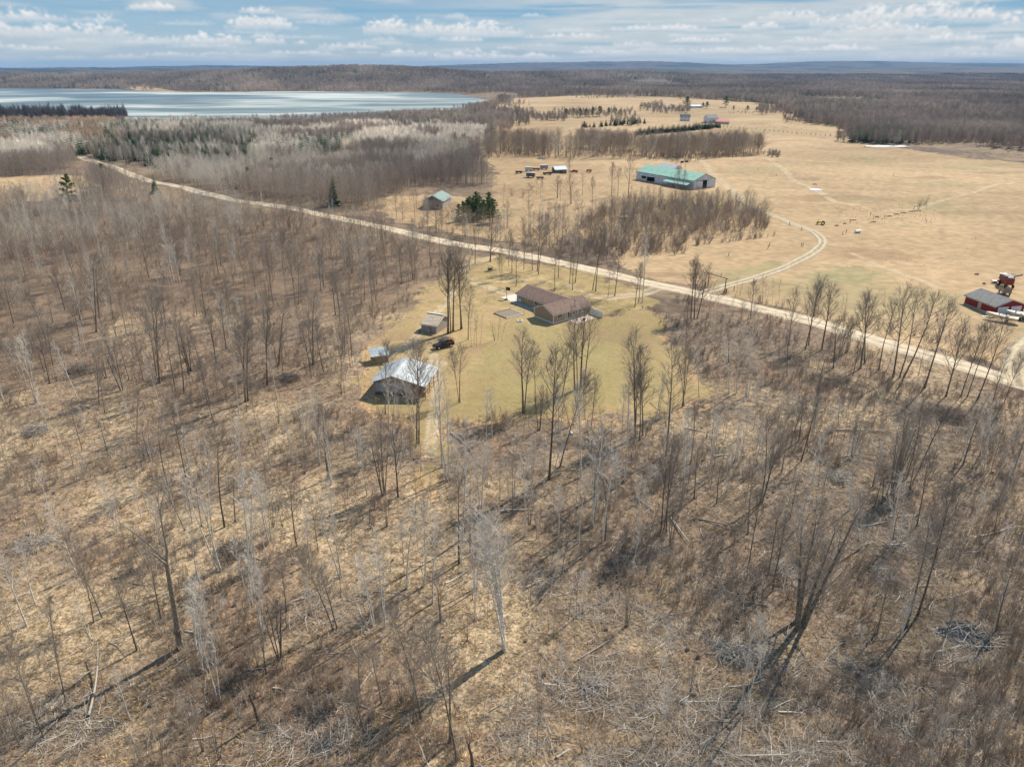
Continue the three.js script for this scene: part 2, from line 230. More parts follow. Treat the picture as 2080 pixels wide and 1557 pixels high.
{
  const rects = [[-112, 112, 20, 200, 2048, 1640, true], [-330, 330, 20, 600, 2048, 1800, false], [-1700, 1700, 20, 3000, 2048, 1800, false]];
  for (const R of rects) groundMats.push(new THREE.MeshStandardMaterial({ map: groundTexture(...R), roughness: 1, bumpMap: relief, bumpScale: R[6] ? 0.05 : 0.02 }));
  groundMats.push(mat(0.10, 0.085, 0.065, 1));
  const pos = new Float32Array(NX * ND * 3), uv = new Float32Array(NX * ND * 2);
  for (let j = 0; j < ND; j++) for (let i = 0; i < NX; i++) { const k = j * NX + i; pos.set([XS[i], HG[k], -DS[j]], k * 3); uv.set([XS[i], DS[j]], k * 2); }
  const lists = [[], [], [], []];
  for (let j = 0; j < ND - 1; j++) for (let i = 0; i < NX - 1; i++) {
    const x = (XS[i] + XS[i + 1]) / 2, d = (DS[j] + DS[j + 1]) / 2; let m = 3;
    for (let q = 0; q < 3; q++) if (x > rects[q][0] && x < rects[q][1] && d > rects[q][2] && d < rects[q][3]) { m = q; break; }
    const a = j * NX + i, b = a + 1, c = a + NX, e = c + 1; lists[m].push(a, b, c, b, e, c);
  }
  const g = new THREE.BufferGeometry(); g.setAttribute('position', new THREE.BufferAttribute(pos, 3)); g.setAttribute('uv', new THREE.BufferAttribute(uv, 2));
  const idx = []; let at = 0; lists.forEach((l, m) => { for (const v of l) idx.push(v); g.addGroup(at, l.length, m); at += l.length; });
  g.setIndex(idx); g.computeVertexNormals();
  const ground = new THREE.Mesh(g, groundMats); ground.name = 'ground'; ground.receiveShadow = ground.castShadow = true;
  ground.userData = { kind: 'structure', label: 'rolling early spring ground of leaf litter, dry hay fields and yard grass', category: 'ground' };
  scene.add(ground);
}

// ---------------------------------------------------------------- helpers for things
const taken = new Map();
function numbered(n) { const k = taken.get(n) || 0; taken.set(n, k + 1); return k ? n + '_' + String(k).padStart(3, '0') : n; }
function tag(o, label, category, group, kind) { o.userData = {}; if (label) o.userData.label = label; if (category) o.userData.category = category; if (group) o.userData.group = group; if (kind) o.userData.kind = kind; return o; }
function thing(name, label, category, [x, y, z], turn = 0, group) { const o = new THREE.Group(); o.name = numbered(name); o.position.set(x, y, z); o.rotation.y = turn; tag(o, label, category, group); scene.add(o); return o; }
function part(name, geo, m, parent) { const o = new THREE.Mesh(geo, m); o.name = parent === scene ? numbered(name) : name; o.castShadow = o.receiveShadow = true; parent.add(o); return o; }
function box(name, x0, x1, y0, y1, z0, z1, m, parent) { const g = new THREE.BoxGeometry(x1 - x0, y1 - y0, z1 - z0); g.translate((x0 + x1) / 2, (y0 + y1) / 2, (z0 + z1) / 2); return part(name, g, m, parent); }
const bx = (x0, x1, y0, y1, z0, z1) => { const g = new THREE.BoxGeometry(x1 - x0, y1 - y0, z1 - z0); g.translate((x0 + x1) / 2, (y0 + y1) / 2, (z0 + z1) / 2); return g; };
const merge = (l) => mergeGeometries(l.map((g) => { const h = g.index ? g.toNonIndexed() : g; for (const k of Object.keys(h.attributes)) if (!['position', 'normal', 'uv'].includes(k)) h.deleteAttribute(k); return h; }));
function prism(poly, len, axis) { // extrude polygon [[a,y]...] along an axis; 'x': polygon in (z,y), 'z': polygon in (x,y)
  const s = new THREE.Shape(poly.map(([a, y]) => new THREE.Vector2(a, y))), g = new THREE.ExtrudeGeometry(s, { depth: len, bevelEnabled: false });
  if (axis === 'x') { g.rotateY(-Math.PI / 2); g.translate(len, 0, 0); }   // a -> +z
  return g;
}
function cyl(r0, r1, h, n = 10) { const g = new THREE.CylinderGeometry(r1, r0, h, n); g.translate(0, h / 2, 0); return g; }
function bar(a, b, r, n = 6) { const A = new THREE.Vector3(...a), B = new THREE.Vector3(...b), L = A.distanceTo(B), g = new THREE.CylinderGeometry(r, r, L, n); g.translate(0, L / 2, 0); g.applyQuaternion(new THREE.Quaternion().setFromUnitVectors(new THREE.Vector3(0, 1, 0), B.clone().sub(A).normalize())); g.translate(A.x, A.y, A.z); return g; }
const place = (px, py) => { const [x, d, h] = G(px, py); return [x, h, -d]; };

// ---------------------------------------------------------------- lake ice
{
  const P = lakePoly, s = new THREE.Shape(P.map(([x, d]) => new THREE.Vector2(x, d))), g = new THREE.ShapeGeometry(s);
  const p = g.attributes.position; let x0 = 1e9, x1 = -1e9, d0 = 1e9, d1 = -1e9; for (const [x, d] of P) { x0 = Math.min(x0, x); x1 = Math.max(x1, x); d0 = Math.min(d0, d); d1 = Math.max(d1, d); }
  for (let i = 0; i < p.count; i++) p.setXYZ(i, p.getX(i), LAKE_Y, -p.getY(i));
  g.computeVertexNormals();
  const W = 2048, Hh = 1024;
  const tex = noiseTex(W, Hh, (u, v) => { // white snow ice, grey rotten ice and blue meltwater in long drifted patches
    const x = x0 + u * (x1 - x0), d = d0 + v * (d1 - d0), wx = fbm(x / 300, d / 200, 3) * 260, a = fbm((x + wx) / 420 + 3, (d + wx * .6) / 170 + 5, 5), b = fbm(x / 190 + 30, (d + wx) / 80 + 8, 5), c = fbm((x + wx) / 700 + 12, d / 520 + 2, 3);
    let k = sst(0.40, 0.58, a) * 0.66 + 0.34 * sst(.38, .60, b); const melt = sst(0.50, 0.66, c * .6 + (1 - a) * .4) * 0.75;
    let r = lerp(0.44, 0.88, k), gg = lerp(0.52, 0.89, k), bb = lerp(0.54, 0.88, k); r = lerp(r, 0.36, melt); gg = lerp(gg, 0.46, melt); bb = lerp(bb, 0.53, melt);
    return [r, gg, bb];
  }, true);
  tex.wrapS = tex.wrapT = THREE.ClampToEdgeWrapping; tex.repeat.set(1 / (x1 - x0), 1 / (d1 - d0)); tex.offset.set(-x0 / (x1 - x0), -d0 / (d1 - d0));
  const lake = part('frozen_lake', g, new THREE.MeshStandardMaterial({ map: tex, roughness: 0.62, color: new THREE.Color().setRGB(.66, .67, .66) }), scene);
  tag(lake, 'large lake still covered with patchy white and blue-grey ice', 'lake', undefined, 'structure');
}

// ---------------------------------------------------------------- gravel roads, draped on the ground sheet
const gravel = noiseTex(256, 1024, (u, v) => { // u across, v along: two wheel lanes of packed sand, looser stones between and at the edges
  const lane = 1.7 * Math.max(sst(0.13, 0.03, Math.abs(u - 0.3)), sst(0.13, 0.03, Math.abs(u - 0.7))), n = vn(u * 64, v * 256) * .5 + vn(u * 128 + 3, v * 512) * .5, m = fbm(u * 6, v * 16, 3);
  const k = 0.70 + lane * 0.05 + (n - .5) * 0.16 + (m - .5) * 0.18; return [k * 1.02, k * 0.93, k * 0.80];
}, true);
const lane = noiseTex(256, 1024, (u, v) => { const l = Math.max(sst(0.16, 0.06, Math.abs(u - 0.26)), sst(0.16, 0.06, Math.abs(u - 0.74))), n = vn(u * 64, v * 256) * .5 + vn(u * 128 + 3, v * 512) * .5, m = fbm(u * 6, v * 16, 3), k = 0.60 + l * 0.12 + (n - .5) * 0.16 + (m - .5) * 0.18; return [k, k * 0.91, k * 0.76]; }, true);
const roadLines = [];
function ribbon(name, pix, width, tex, label, lift) {
  const P = onG(pix).map(([x, d]) => new THREE.Vector3(x, 0, -d)), curve = new THREE.CatmullRomCurve3(P, false, 'centripetal'), L = curve.getLength(), n = Math.round(L / 1.2), C = 8;
  const pts = curve.getSpacedPoints(n), pos = [], uv = [], idx = []; roadLines.push([pts.filter((_, i) => i % 4 === 0).map((p) => [p.x, -p.z]), width]);
  for (let i = 0; i <= n; i++) {
    const t = pts[Math.min(n, i + 1)].clone().sub(pts[Math.max(0, i - 1)]).normalize(), w = width * (1 + (fbm(i / 9, 3, 2) - .5) * .22);
    for (let k = 0; k <= C; k++) { const s = (k / C - .5) * w + (k === 0 || k === C ? (vn(i / 1.5, k * 7) - .5) * 0.6 : 0), x = pts[i].x - t.z * s, z = pts[i].z + t.x * s; pos.push(x, ground(x, -z) + lift + (k === 0 || k === C ? -0.10 : 0.03 * (1 - Math.abs(k / C - .5) * 2)), z); uv.push(k / C, i * 1.2 / 24); }
    if (i < n) for (let k = 0; k < C; k++) { const a = i * (C + 1) + k, b = a + 1, c = a + C + 1, e = c + 1; idx.push(a, b, c, b, e, c); }
  }
  const g = new THREE.BufferGeometry(); g.setAttribute('position', new THREE.Float32BufferAttribute(pos, 3)); g.setAttribute('uv', new THREE.Float32BufferAttribute(uv, 2)); g.setIndex(idx); g.computeVertexNormals();
  if (g.attributes.normal.getY(20) < 0) { for (let i = 0; i < idx.length; i += 3) { const q = idx[i]; idx[i] = idx[i + 1]; idx[i + 1] = q; } g.setIndex(idx); g.computeVertexNormals(); }
  const o = part(name, g, new THREE.MeshStandardMaterial({ map: tex, roughness: 1, bumpMap: relief, bumpScale: 0.02 }), scene);
  tag(o, label, 'road', undefined, 'structure');
}
ribbon('gravel_road', [[165, 318], [215, 335], [260, 352], [330, 372], [420, 393], [520, 412], [640, 433], [760, 458], [900, 490], [1040, 513], [1180, 543], [1300, 571], [1420, 597], [1520, 621], [1640, 650], [1760, 686], [1900, 726], [2080, 780], [2300, 850]], 7.2, gravel, 'pale gravel road running past the house lot and the hay fields', 0.10);
ribbon('farm_lane', [[1418, 598], [1470, 582], [1540, 562], [1610, 535], [1657, 509], [1671, 489], [1652, 470], [1600, 450], [1560, 434], [1520, 414], [1490, 395]], 4.4, lane, 'curved two-track farm lane leading through the timber gate to the green-roofed barn', 0.14);
ribbon('garage_driveway', [[2072, 785], [2062, 745], [2080, 708], [2110, 680]], 6, lane, 'short gravel driveway turning off the road beside the red garage', 0.13);
const nearRoad = (x, d, m) => { for (const [P, w] of roadLines) if (segDist(P, x, d, false) < w / 2 + m) return true; return false; };
// ---------------------------------------------------------------- trees: generators
class Wood {   // collects tapered tubes and thin blades
  constructor() { this.p = []; this.n = []; this.u = []; this.i = []; }
  tube(pts, rad, sides) {
    const base = this.p.length / 3; let len = 0;
    for (let k = 0; k < pts.length; k++) {
      const a = pts[Math.max(0, k - 1)], b = pts[Math.min(pts.length - 1, k + 1)]; let tx = b[0] - a[0], ty = b[1] - a[1], tz = b[2] - a[2]; const l = Math.hypot(tx, ty, tz) || 1; tx /= l; ty /= l; tz /= l;
      let ux, uy, uz; if (Math.abs(ty) < 0.9) { ux = tz; uy = 0; uz = -tx; } else { ux = 0; uy = -tz; uz = ty; } const m = Math.hypot(ux, uy, uz); ux /= m; uy /= m; uz /= m;
      const vx = ty * uz - tz * uy, vy = tz * ux - tx * uz, vz = tx * uy - ty * ux;
      if (k) len += Math.hypot(pts[k][0] - pts[k - 1][0], pts[k][1] - pts[k - 1][1], pts[k][2] - pts[k - 1][2]);
      for (let s = 0; s < sides; s++) { const an = s / sides * 6.2832, c = Math.cos(an), q = Math.sin(an), nx = ux * c + vx * q, ny = uy * c + vy * q, nz = uz * c + vz * q; this.p.push(pts[k][0] + nx * rad[k], pts[k][1] + ny * rad[k], pts[k][2] + nz * rad[k]); this.n.push(nx, ny, nz); this.u.push(s / sides, len * 0.5); }
    }
    for (let k = 0; k < pts.length - 1; k++) for (let s = 0; s < sides; s++) { const a = base + k * sides + s, b = base + k * sides + (s + 1) % sides, c = a + sides, e = b + sides; this.i.push(a, b, c, b, e, c); }
  }
  tri(a, b, c) { const base = this.p.length / 3; this.p.push(...a, ...b, ...c); const ux = b[0] - a[0], uy = b[1] - a[1], uz = b[2] - a[2], vx = c[0] - a[0], vy = c[1] - a[1], vz = c[2] - a[2]; let nx = uy * vz - uz * vy, ny = uz * vx - ux * vz, nz = ux * vy - uy * vx; const m = Math.hypot(nx, ny, nz) || 1; nx /= m; ny /= m; nz /= m; for (let q = 0; q < 3; q++) { this.n.push(nx, ny, nz); this.u.push(q === 1 ? 1 : 0, q === 2 ? 1 : 0); } this.i.push(base, base + 1, base + 2); }
  geo() { const g = new THREE.BufferGeometry(); g.setAttribute('position', new THREE.Float32BufferAttribute(this.p, 3)); g.setAttribute('normal', new THREE.Float32BufferAttribute(this.n, 3)); g.setAttribute('uv', new THREE.Float32BufferAttribute(this.u, 2)); g.setIndex(this.i); return g; }
}
const add3 = (a, d, l) => [a[0] + d[0] * l, a[1] + d[1] * l, a[2] + d[2] * l];
const unit = (d) => { const m = Math.hypot(...d) || 1; return [d[0] / m, d[1] / m, d[2] / m]; };
const jit = (d, a, r) => unit([d[0] + (r() - .5) * 2 * a, d[1] + (r() - .5) * 2 * a, d[2] + (r() - .5) * 2 * a]);
function limb(w, p, dir, L, r0, r1, n, sides, r, up = 0.1, wob = 0.12) { const P = [p], R = [r0]; let d = dir; for (let k = 1; k <= n; k++) { d = jit([d[0], d[1] + up, d[2]], wob, r); p = add3(p, d, L / n); P.push(p); R.push(lerp(r0, r1, k / n)); } w.tube(P, R, sides); return { P, R, d }; }
// a bare hardwood: stem(s), limbs, branches, twigs
function hardwood(seed, o) {
  const r = RNG(seed), trunk = new Wood(), crown = new Wood();
  const { H = 12, rad = 0.13, start = 0.42, nb = 16, spread = 0.24, sub = 6, twig = 5, wob = 0.012, stems = 1, splay = 0.12, lift = 0.12, open = 0.75, fine = 1 } = o;
  for (let s = 0; s < stems; s++) {
    const az = s * 2.4 + r() * 1.2, out = stems > 1 ? splay * (0.5 + r()) : 0, hs = H * (stems > 1 ? 0.72 + 0.28 * r() : 1), rr = rad * (stems > 1 ? 0.62 + 0.3 * r() : 1);
    let p = [Math.cos(az) * rad * (stems > 1 ? 1.2 : 0), -0.5, Math.sin(az) * rad * (stems > 1 ? 1.2 : 0)], lx = Math.cos(az) * out, lz = Math.sin(az) * out; const P = [], R = [], N = 10;
    for (let k = 0; k <= N; k++) { const t = k / N; P.push(p.slice()); R.push(rr * (Math.pow(1 - t, 0.75) * 0.93 + 0.07) * (k === 0 ? 1.5 : k === 1 ? 1.06 : 1)); lx += (r() - .5) * wob * 3; lz += (r() - .5) * wob * 3; p = [p[0] + lx * hs / N, p[1] + (hs + 0.5) / N, p[2] + lz * hs / N]; }
    trunk.tube(P, R, 7);
    const at = (t) => { const q = t * N, k = Math.min(N - 1, Math.floor(q)), f = q - k; return [[0, 1, 2].map((c) => lerp(P[k][c], P[k + 1][c], f)), lerp(R[k], R[k + 1], f)]; };
    const n = Math.max(4, Math.round(nb / Math.sqrt(stems)));
    for (let j = 0; j < n; j++) {
      const t = start + (0.985 - start) * Math.pow((j + 0.3 + r() * .5) / n, 0.85), [bp, br] = at(Math.min(0.99, t)), a = j * 2.4 + r() * 1.4, inc = lerp(open, 0.35, (t - start) / (1 - start)) * (0.8 + 0.4 * r());
      const L = hs * spread * (1.35 - t) * (0.75 + 0.6 * r()) + 0.3, d = [Math.sin(inc) * Math.cos(a), Math.cos(inc), Math.sin(inc) * Math.sin(a)];
      const B = limb(crown, bp, d, L, Math.min(br * 0.55, 0.065), 0.011 * fine, 4, 4, r, lift);
      for (let q = 0; q < sub; q++) {
        const f = 0.22 + 0.78 * (q + r() * .8) / sub, kk = Math.min(3, Math.floor(f * 4)), ff = f * 4 - kk, sp = [0, 1, 2].map((c) => lerp(B.P[kk][c], B.P[kk + 1][c], Math.min(1, ff))), sd = jit(unit([d[0], d[1] + 0.25, d[2]]), 0.75, r), SL = (0.42 * L * (1.15 - f * .7) + 0.25) * (0.7 + .6 * r());
        const S = limb(crown, sp, sd, SL, 0.016 * fine, 0.007 * fine, 2, 3, r, 0.12, 0.18);
        for (let z = 0; z < twig; z++) { const f2 = 0.2 + .8 * r(), k2 = f2 > .5 ? 1 : 0, tp = [0, 1, 2].map((c) => lerp(S.P[k2][c], S.P[k2 + 1][c], f2 * 2 - k2)); limb(crown, tp, jit(S.d, 0.8, r), 0.28 + 0.6 * r(), 0.0075 * fine, 0.004 * fine, 1, 3, r, 0.1, 0); }
      }
    }
  }
  return [trunk.geo(), crown.geo()];
}
function shrubGeo(seed, H, n, tw) { const r = RNG(seed), w = new Wood(); for (let s = 0; s < n; s++) { const a = r() * 6.28, inc = 0.1 + 0.55 * r(), L = H * (0.6 + 0.5 * r()), B = limb(w, [Math.cos(a) * .25 * r(), -.1, Math.sin(a) * .25 * r()], [Math.sin(inc) * Math.cos(a), Math.cos(inc), Math.sin(inc) * Math.sin(a)], L, 0.022, 0.009, 3, 3, r, 0.08, 0.14); for (let q = 0; q < tw; q++) { const k = 1 + Math.floor(r() * 2.99); limb(w, B.P[k], jit(B.d, 0.7, r), L * (0.18 + 0.25 * r()), 0.011, 0.005, 1, 3, r, 0.1, 0); } } return w.geo(); }
function spruceGeo(seed, H, R, tiers, per) { const r = RNG(seed), t = new Wood(), c = new Wood(); t.tube([[0, -.4, 0], [0, H * .5, 0], [0, H * .98, 0]], [H * .013, H * .008, .012], 6);
  for (let k = 0; k < tiers; k++) { const f = k / (tiers - 1), y = H * (0.08 + 0.9 * f), rr = R * Math.pow(1 - f, 0.8) + 0.08; for (let b = 0; b < per; b++) { const a = b / per * 6.283 + k * 1.7 + r() * .5, L = rr * (0.7 + .5 * r()), dr = 0.10 + 0.3 * r() - 0.25 * f, ca = Math.cos(a), sa = Math.sin(a), y1 = y - L * dr, wd = L * 0.42; const tip = [ca * L, y1, sa * L], m1 = [ca * L * .55 - sa * wd, y - L * dr * .75, sa * L * .55 + ca * wd], m2 = [ca * L * .55 + sa * wd, y - L * dr * .75, sa * L * .55 - ca * wd], o = [0, y + .12 * L, 0];
    c.tri(o, m1, [ca * L * .62, y - L * dr * .35, sa * L * .62]); c.tri(o, [ca * L * .62, y - L * dr * .35, sa * L * .62], m2); c.tri([ca * L * .4, y, sa * L * .4], tip, m1); c.tri([ca * L * .4, y, sa * L * .4], m2, tip); c.tri([ca * L * .3, y, sa * L * .3], [ca * L * .8, y - L * dr - .16 * L, sa * L * .8], tip); } }
  return [t.geo(), c.geo()]; }
function pineGeo(seed, H) { const r = RNG(seed), t = new Wood(), c = new Wood(); t.tube([[0, -.4, 0], [.1, H * .5, 0], [0, H * .97, .1]], [H * .016, H * .011, .03], 6);
  for (let k = 0; k < 20; k++) { const f = Math.pow(k / 19, .8), y = H * (0.16 + 0.82 * f), a = k * 2.4 + r(), L = H * .23 * Math.pow(1 - f, .55) * (0.6 + .6 * r()) + .3, B = limb(t, [0, y, 0], [Math.cos(a), .25, Math.sin(a)], L, .04, .015, 3, 3, r, .08, .1);
    for (let q = 0; q < 13; q++) { const bp = B.P[1 + Math.floor(r() * 3)], cx = bp[0] + (r() - .5) * L * .6, cy = bp[1] + r() * .35, cz = bp[2] + (r() - .5) * L * .6; for (let z = 0; z < 9; z++) { const d = jit([0, .55, 0], 1, r), l = .5 + .4 * r(), s = jit([0, 0, 0], 1, r); c.tri([cx - s[0] * .17, cy, cz - s[2] * .17], [cx + s[0] * .17, cy, cz + s[2] * .17], [cx + d[0] * l, cy + d[1] * l, cz + d[2] * l]); } } }
  return [t.geo(), c.geo()]; }
// far hardwood: stem and a broom of branch blades
function farTree(seed, H, R, n, wdt) { const r = RNG(seed), w = new Wood(); w.tube([[0, -1, 0], [(r() - .5) * .4, H * .55, (r() - .5) * .4], [0, H * .95, 0]], [.15 * H / 12, .11 * H / 12, .03], 3);
  for (let k = 0; k < n; k++) { const f = r(), y = H * (0.2 + 0.58 * f), a = r() * 6.28, rr = R * Math.sqrt(r()) * (1 - .45 * f), L = H * (0.12 + 0.16 * r()), p = [Math.cos(a) * rr * .5, y, Math.sin(a) * rr * .5], e = [Math.cos(a) * rr * 1.15, y + L, Math.sin(a) * rr * 1.15], b = r() * 6.28, s = wdt * (.6 + .8 * r()); w.tri([p[0] - Math.cos(b) * s, p[1], p[2] - Math.sin(b) * s], [p[0] + Math.cos(b) * s, p[1], p[2] + Math.sin(b) * s], e); }
  return w.geo(); }

// ---------------------------------------------------------------- trees: materials
const barkTex = noiseTex(64, 256, (u, v) => { const k = 0.62 + 0.38 * vn(u * 16, v * 24) - 0.22 * sst(.6, .75, vn(u * 8 + 4, v * 10)); return [k, k * .97, k * .93]; }, true);
const birchTex = noiseTex(64, 256, (u, v) => { const m = sst(.66, .74, vn(u * 4 + 2, v * 48)) * .75 + sst(.7, .8, vn(u * 8 + 9, v * 14)) * .4, k = 0.97 - 0.1 * vn(u * 16, v * 30) - m * .6; return [k, k * .98, k * .95]; }, true);
const bark = (r, g, b, t) => new THREE.MeshStandardMaterial({ color: new THREE.Color().setRGB(r, g, b), map: t, roughness: 0.95 });
const TM = {
  bare: [[bark(.28, .245, .21, barkTex), mat(.28, .235, .195)], [bark(.34, .30, .25, barkTex), mat(.32, .265, .215)], [bark(.21, .18, .15, barkTex), mat(.235, .195, .16)]],
  birch: [[bark(.93, .92, .88, birchTex), mat(.62, .57, .51)], [bark(.84, .82, .77, birchTex), mat(.56, .51, .45)], [bark(.90, .87, .81, birchTex), mat(.66, .61, .55)]],
  sapling: [[bark(.30, .26, .22, barkTex), mat(.29, .24, .20)], [bark(.52, .49, .44, barkTex), mat(.38, .335, .285)], [bark(.24, .20, .165, barkTex), mat(.27, .21, .17)]],
  spruce: [[bark(.14, .11, .085, barkTex), mat(.065, .098, .036)], [bark(.14, .11, .085, barkTex), mat(.082, .115, .042)]],
  pine: [[bark(.18, .13, .095, barkTex), mat(.125, .175, .055)], [bark(.18, .13, .095, barkTex), mat(.15, .195, .066)]],
};
const PROTO = {
  bare: [1, 2, 3, 4, 5, 6, 7, 8, 9, 10].map((s) => hardwood(100 + s, { rad: .075 + .006 * s, start: .3 + .07 * (s % 4), spread: .2 + .04 * (s % 5), nb: 13 + (s * 5) % 11, open: .6 + .1 * ((s * 3) % 6), lift: .03 + .03 * (s % 5), wob: .012 + .004 * (s % 4), sub: 6 + s % 3, twig: 6 })),
  clump: [1, 2, 3].map((s) => hardwood(150 + s, { rad: .125, stems: 2 + s, splay: .09, start: .36, spread: .22, nb: 20, sub: 5, twig: 4 })),
  vase: [1, 2].map((s) => hardwood(170 + s, { rad: .19, stems: 4, splay: .15, start: .25, spread: .28, nb: 26, sub: 6, twig: 5 })),
  round: [1, 2].map((s) => hardwood(180 + s, { rad: .24, start: .2, spread: .44, nb: 24, open: 1.05, sub: 8, twig: 6, lift: .16, wob: .03 })),
  birch: [1, 2, 3, 4, 5].map((s) => hardwood(200 + s, { rad: .078 + .008 * s, start: .42, spread: .17, nb: 13, open: .6, sub: 5, twig: 4, wob: .016, stems: s === 5 ? 2 : 1, splay: .05 })),
  sapling: [1, 2, 3, 4, 5].map((s) => hardwood(300 + s, { rad: .044 + .005 * s, start: .38, spread: .14, nb: 10, open: .55, sub: 4, twig: 3, wob: .02, stems: s === 5 ? 4 : 1, splay: .08 })),
  spruce: [1, 2, 3].map((s) => spruceGeo(400 + s, 12, 2.1 + .25 * s, 17, 9)),
  pine: [1, 2, 3].map((s) => pineGeo(420 + s, 12)),
};
const MIDWOOD = [1, 2, 3, 4].map((s) => { const [a, b] = hardwood(500 + s, { rad: .10, nb: 17, sub: 6, twig: 3, spread: .40, open: 1.1, lift: .07, fine: 1.25, start: .2 }); return merge([a, b]); });
const FARWOOD = [1, 2, 3].map((s) => farTree(520 + s, 12, 2.8, 150, .065));
const FARSPRUCE = spruceGeo(540, 12, 2.3, 8, 6)[1];
const MIDSPRUCE = (() => { const [a, b] = spruceGeo(541, 12, 2.2, 12, 8); return b; })();
const WHIPS = [1, 2, 3].map((s) => { const r = RNG(640 + s), w = new Wood(); for (let k = 0; k < 5 + s; k++) { const a = r() * 6.28, q = .5 * r(), B = limb(w, [Math.cos(a) * q, -.1, Math.sin(a) * q], jit([0, 1, 0], .28, r), 1 + 1.6 * r(), .026, .010, 3, 3, r, .05, .12); for (let z = 0; z < 4; z++) limb(w, B.P[1 + Math.floor(r() * 2.99)], jit(B.d, .7, r), .25 + .4 * r(), .009, .005, 1, 3, r, .1, 0); } return w.geo(); });
const SHRUBS = [1, 2, 3].map((s) => shrubGeo(600 + s, 3, 16, 6));

// ---------------------------------------------------------------- trees: where they stand
const KIND = { bare: ['bare_tree', 'tree'], vase: ['bare_tree', 'tree'], clump: ['bare_tree', 'tree'], round: ['bare_tree', 'tree'], birch: ['birch_tree', 'birch'], sapling: ['sapling', 'sapling'], spruce: ['spruce_tree', 'spruce'], pine: ['pine_tree', 'pine'] };
const MATK = { vase: 'bare', clump: 'bare', round: 'bare' };
const trees = [], R0 = RNG(9001);
function tree(kind, x, d, h, o = {}) { trees.push({ kind, x, d, h, ...o }); }
// trees picked out in the photograph: base pixel, top pixel
const LAWN = 'on the mown lot behind the brown ranch house', ROADSIDE = 'between the cleared ground and the gravel road', FRONT = 'at the lower edge of the lawn below the ranch house', CUTL = 'in the thinned woods below the metal-roofed shed', CUTR = 'among the slash in the cleared ground below the lawn', WOODL = 'in the brown woods beside the small tan shed';
const Z2 = (k, w, l) => l.map((e) => [k, 700 + e[0] / 2.971, 400 + e[1] / 2.971, 700 + e[2] / 2.971, 400 + e[3] / 2.971, w]);
const Z3 = (k, w, l) => l.map((e) => [k, 1380 + e[0] / 2.971, 300 + e[1] / 2.971, 1380 + e[2] / 2.971, 300 + e[3] / 2.971, w]);
const Z1 = (k, w, l) => l.map((e) => [k, e[0] / 2.971, 300 + e[1] / 2.971, e[2] / 2.971, 300 + e[3] / 2.971, w]);
const Z4 = (k, w, l) => l.map((e) => [k, e[0] / 2.971, 800 + e[1] / 2.971, e[2] / 2.971, 800 + e[3] / 2.971, w]);
const Z5 = (k, w, l) => l.map((e) => [k, 700 + e[0] / 2.971, 800 + e[1] / 2.971, 700 + e[2] / 2.971, 800 + e[3] / 2.971, w]);
const Z6 = (k, w, l) => l.map((e) => [k, 1380 + e[0] / 2.971, 800 + e[1] / 2.971, 1380 + e[2] / 2.971, 800 + e[3] / 2.971, w]);
const Z7 = (k, w, l) => l.map((e) => [k, e[0] / 2, 1157 + e[1] / 2, e[2] / 2, 1157 + e[3] / 2, w]);
const Z8 = (k, w, l) => l.map((e) => [k, 1040 + e[0] / 2, 1157 + e[1] / 2, 1040 + e[2] / 2, 1157 + e[3] / 2, w]);
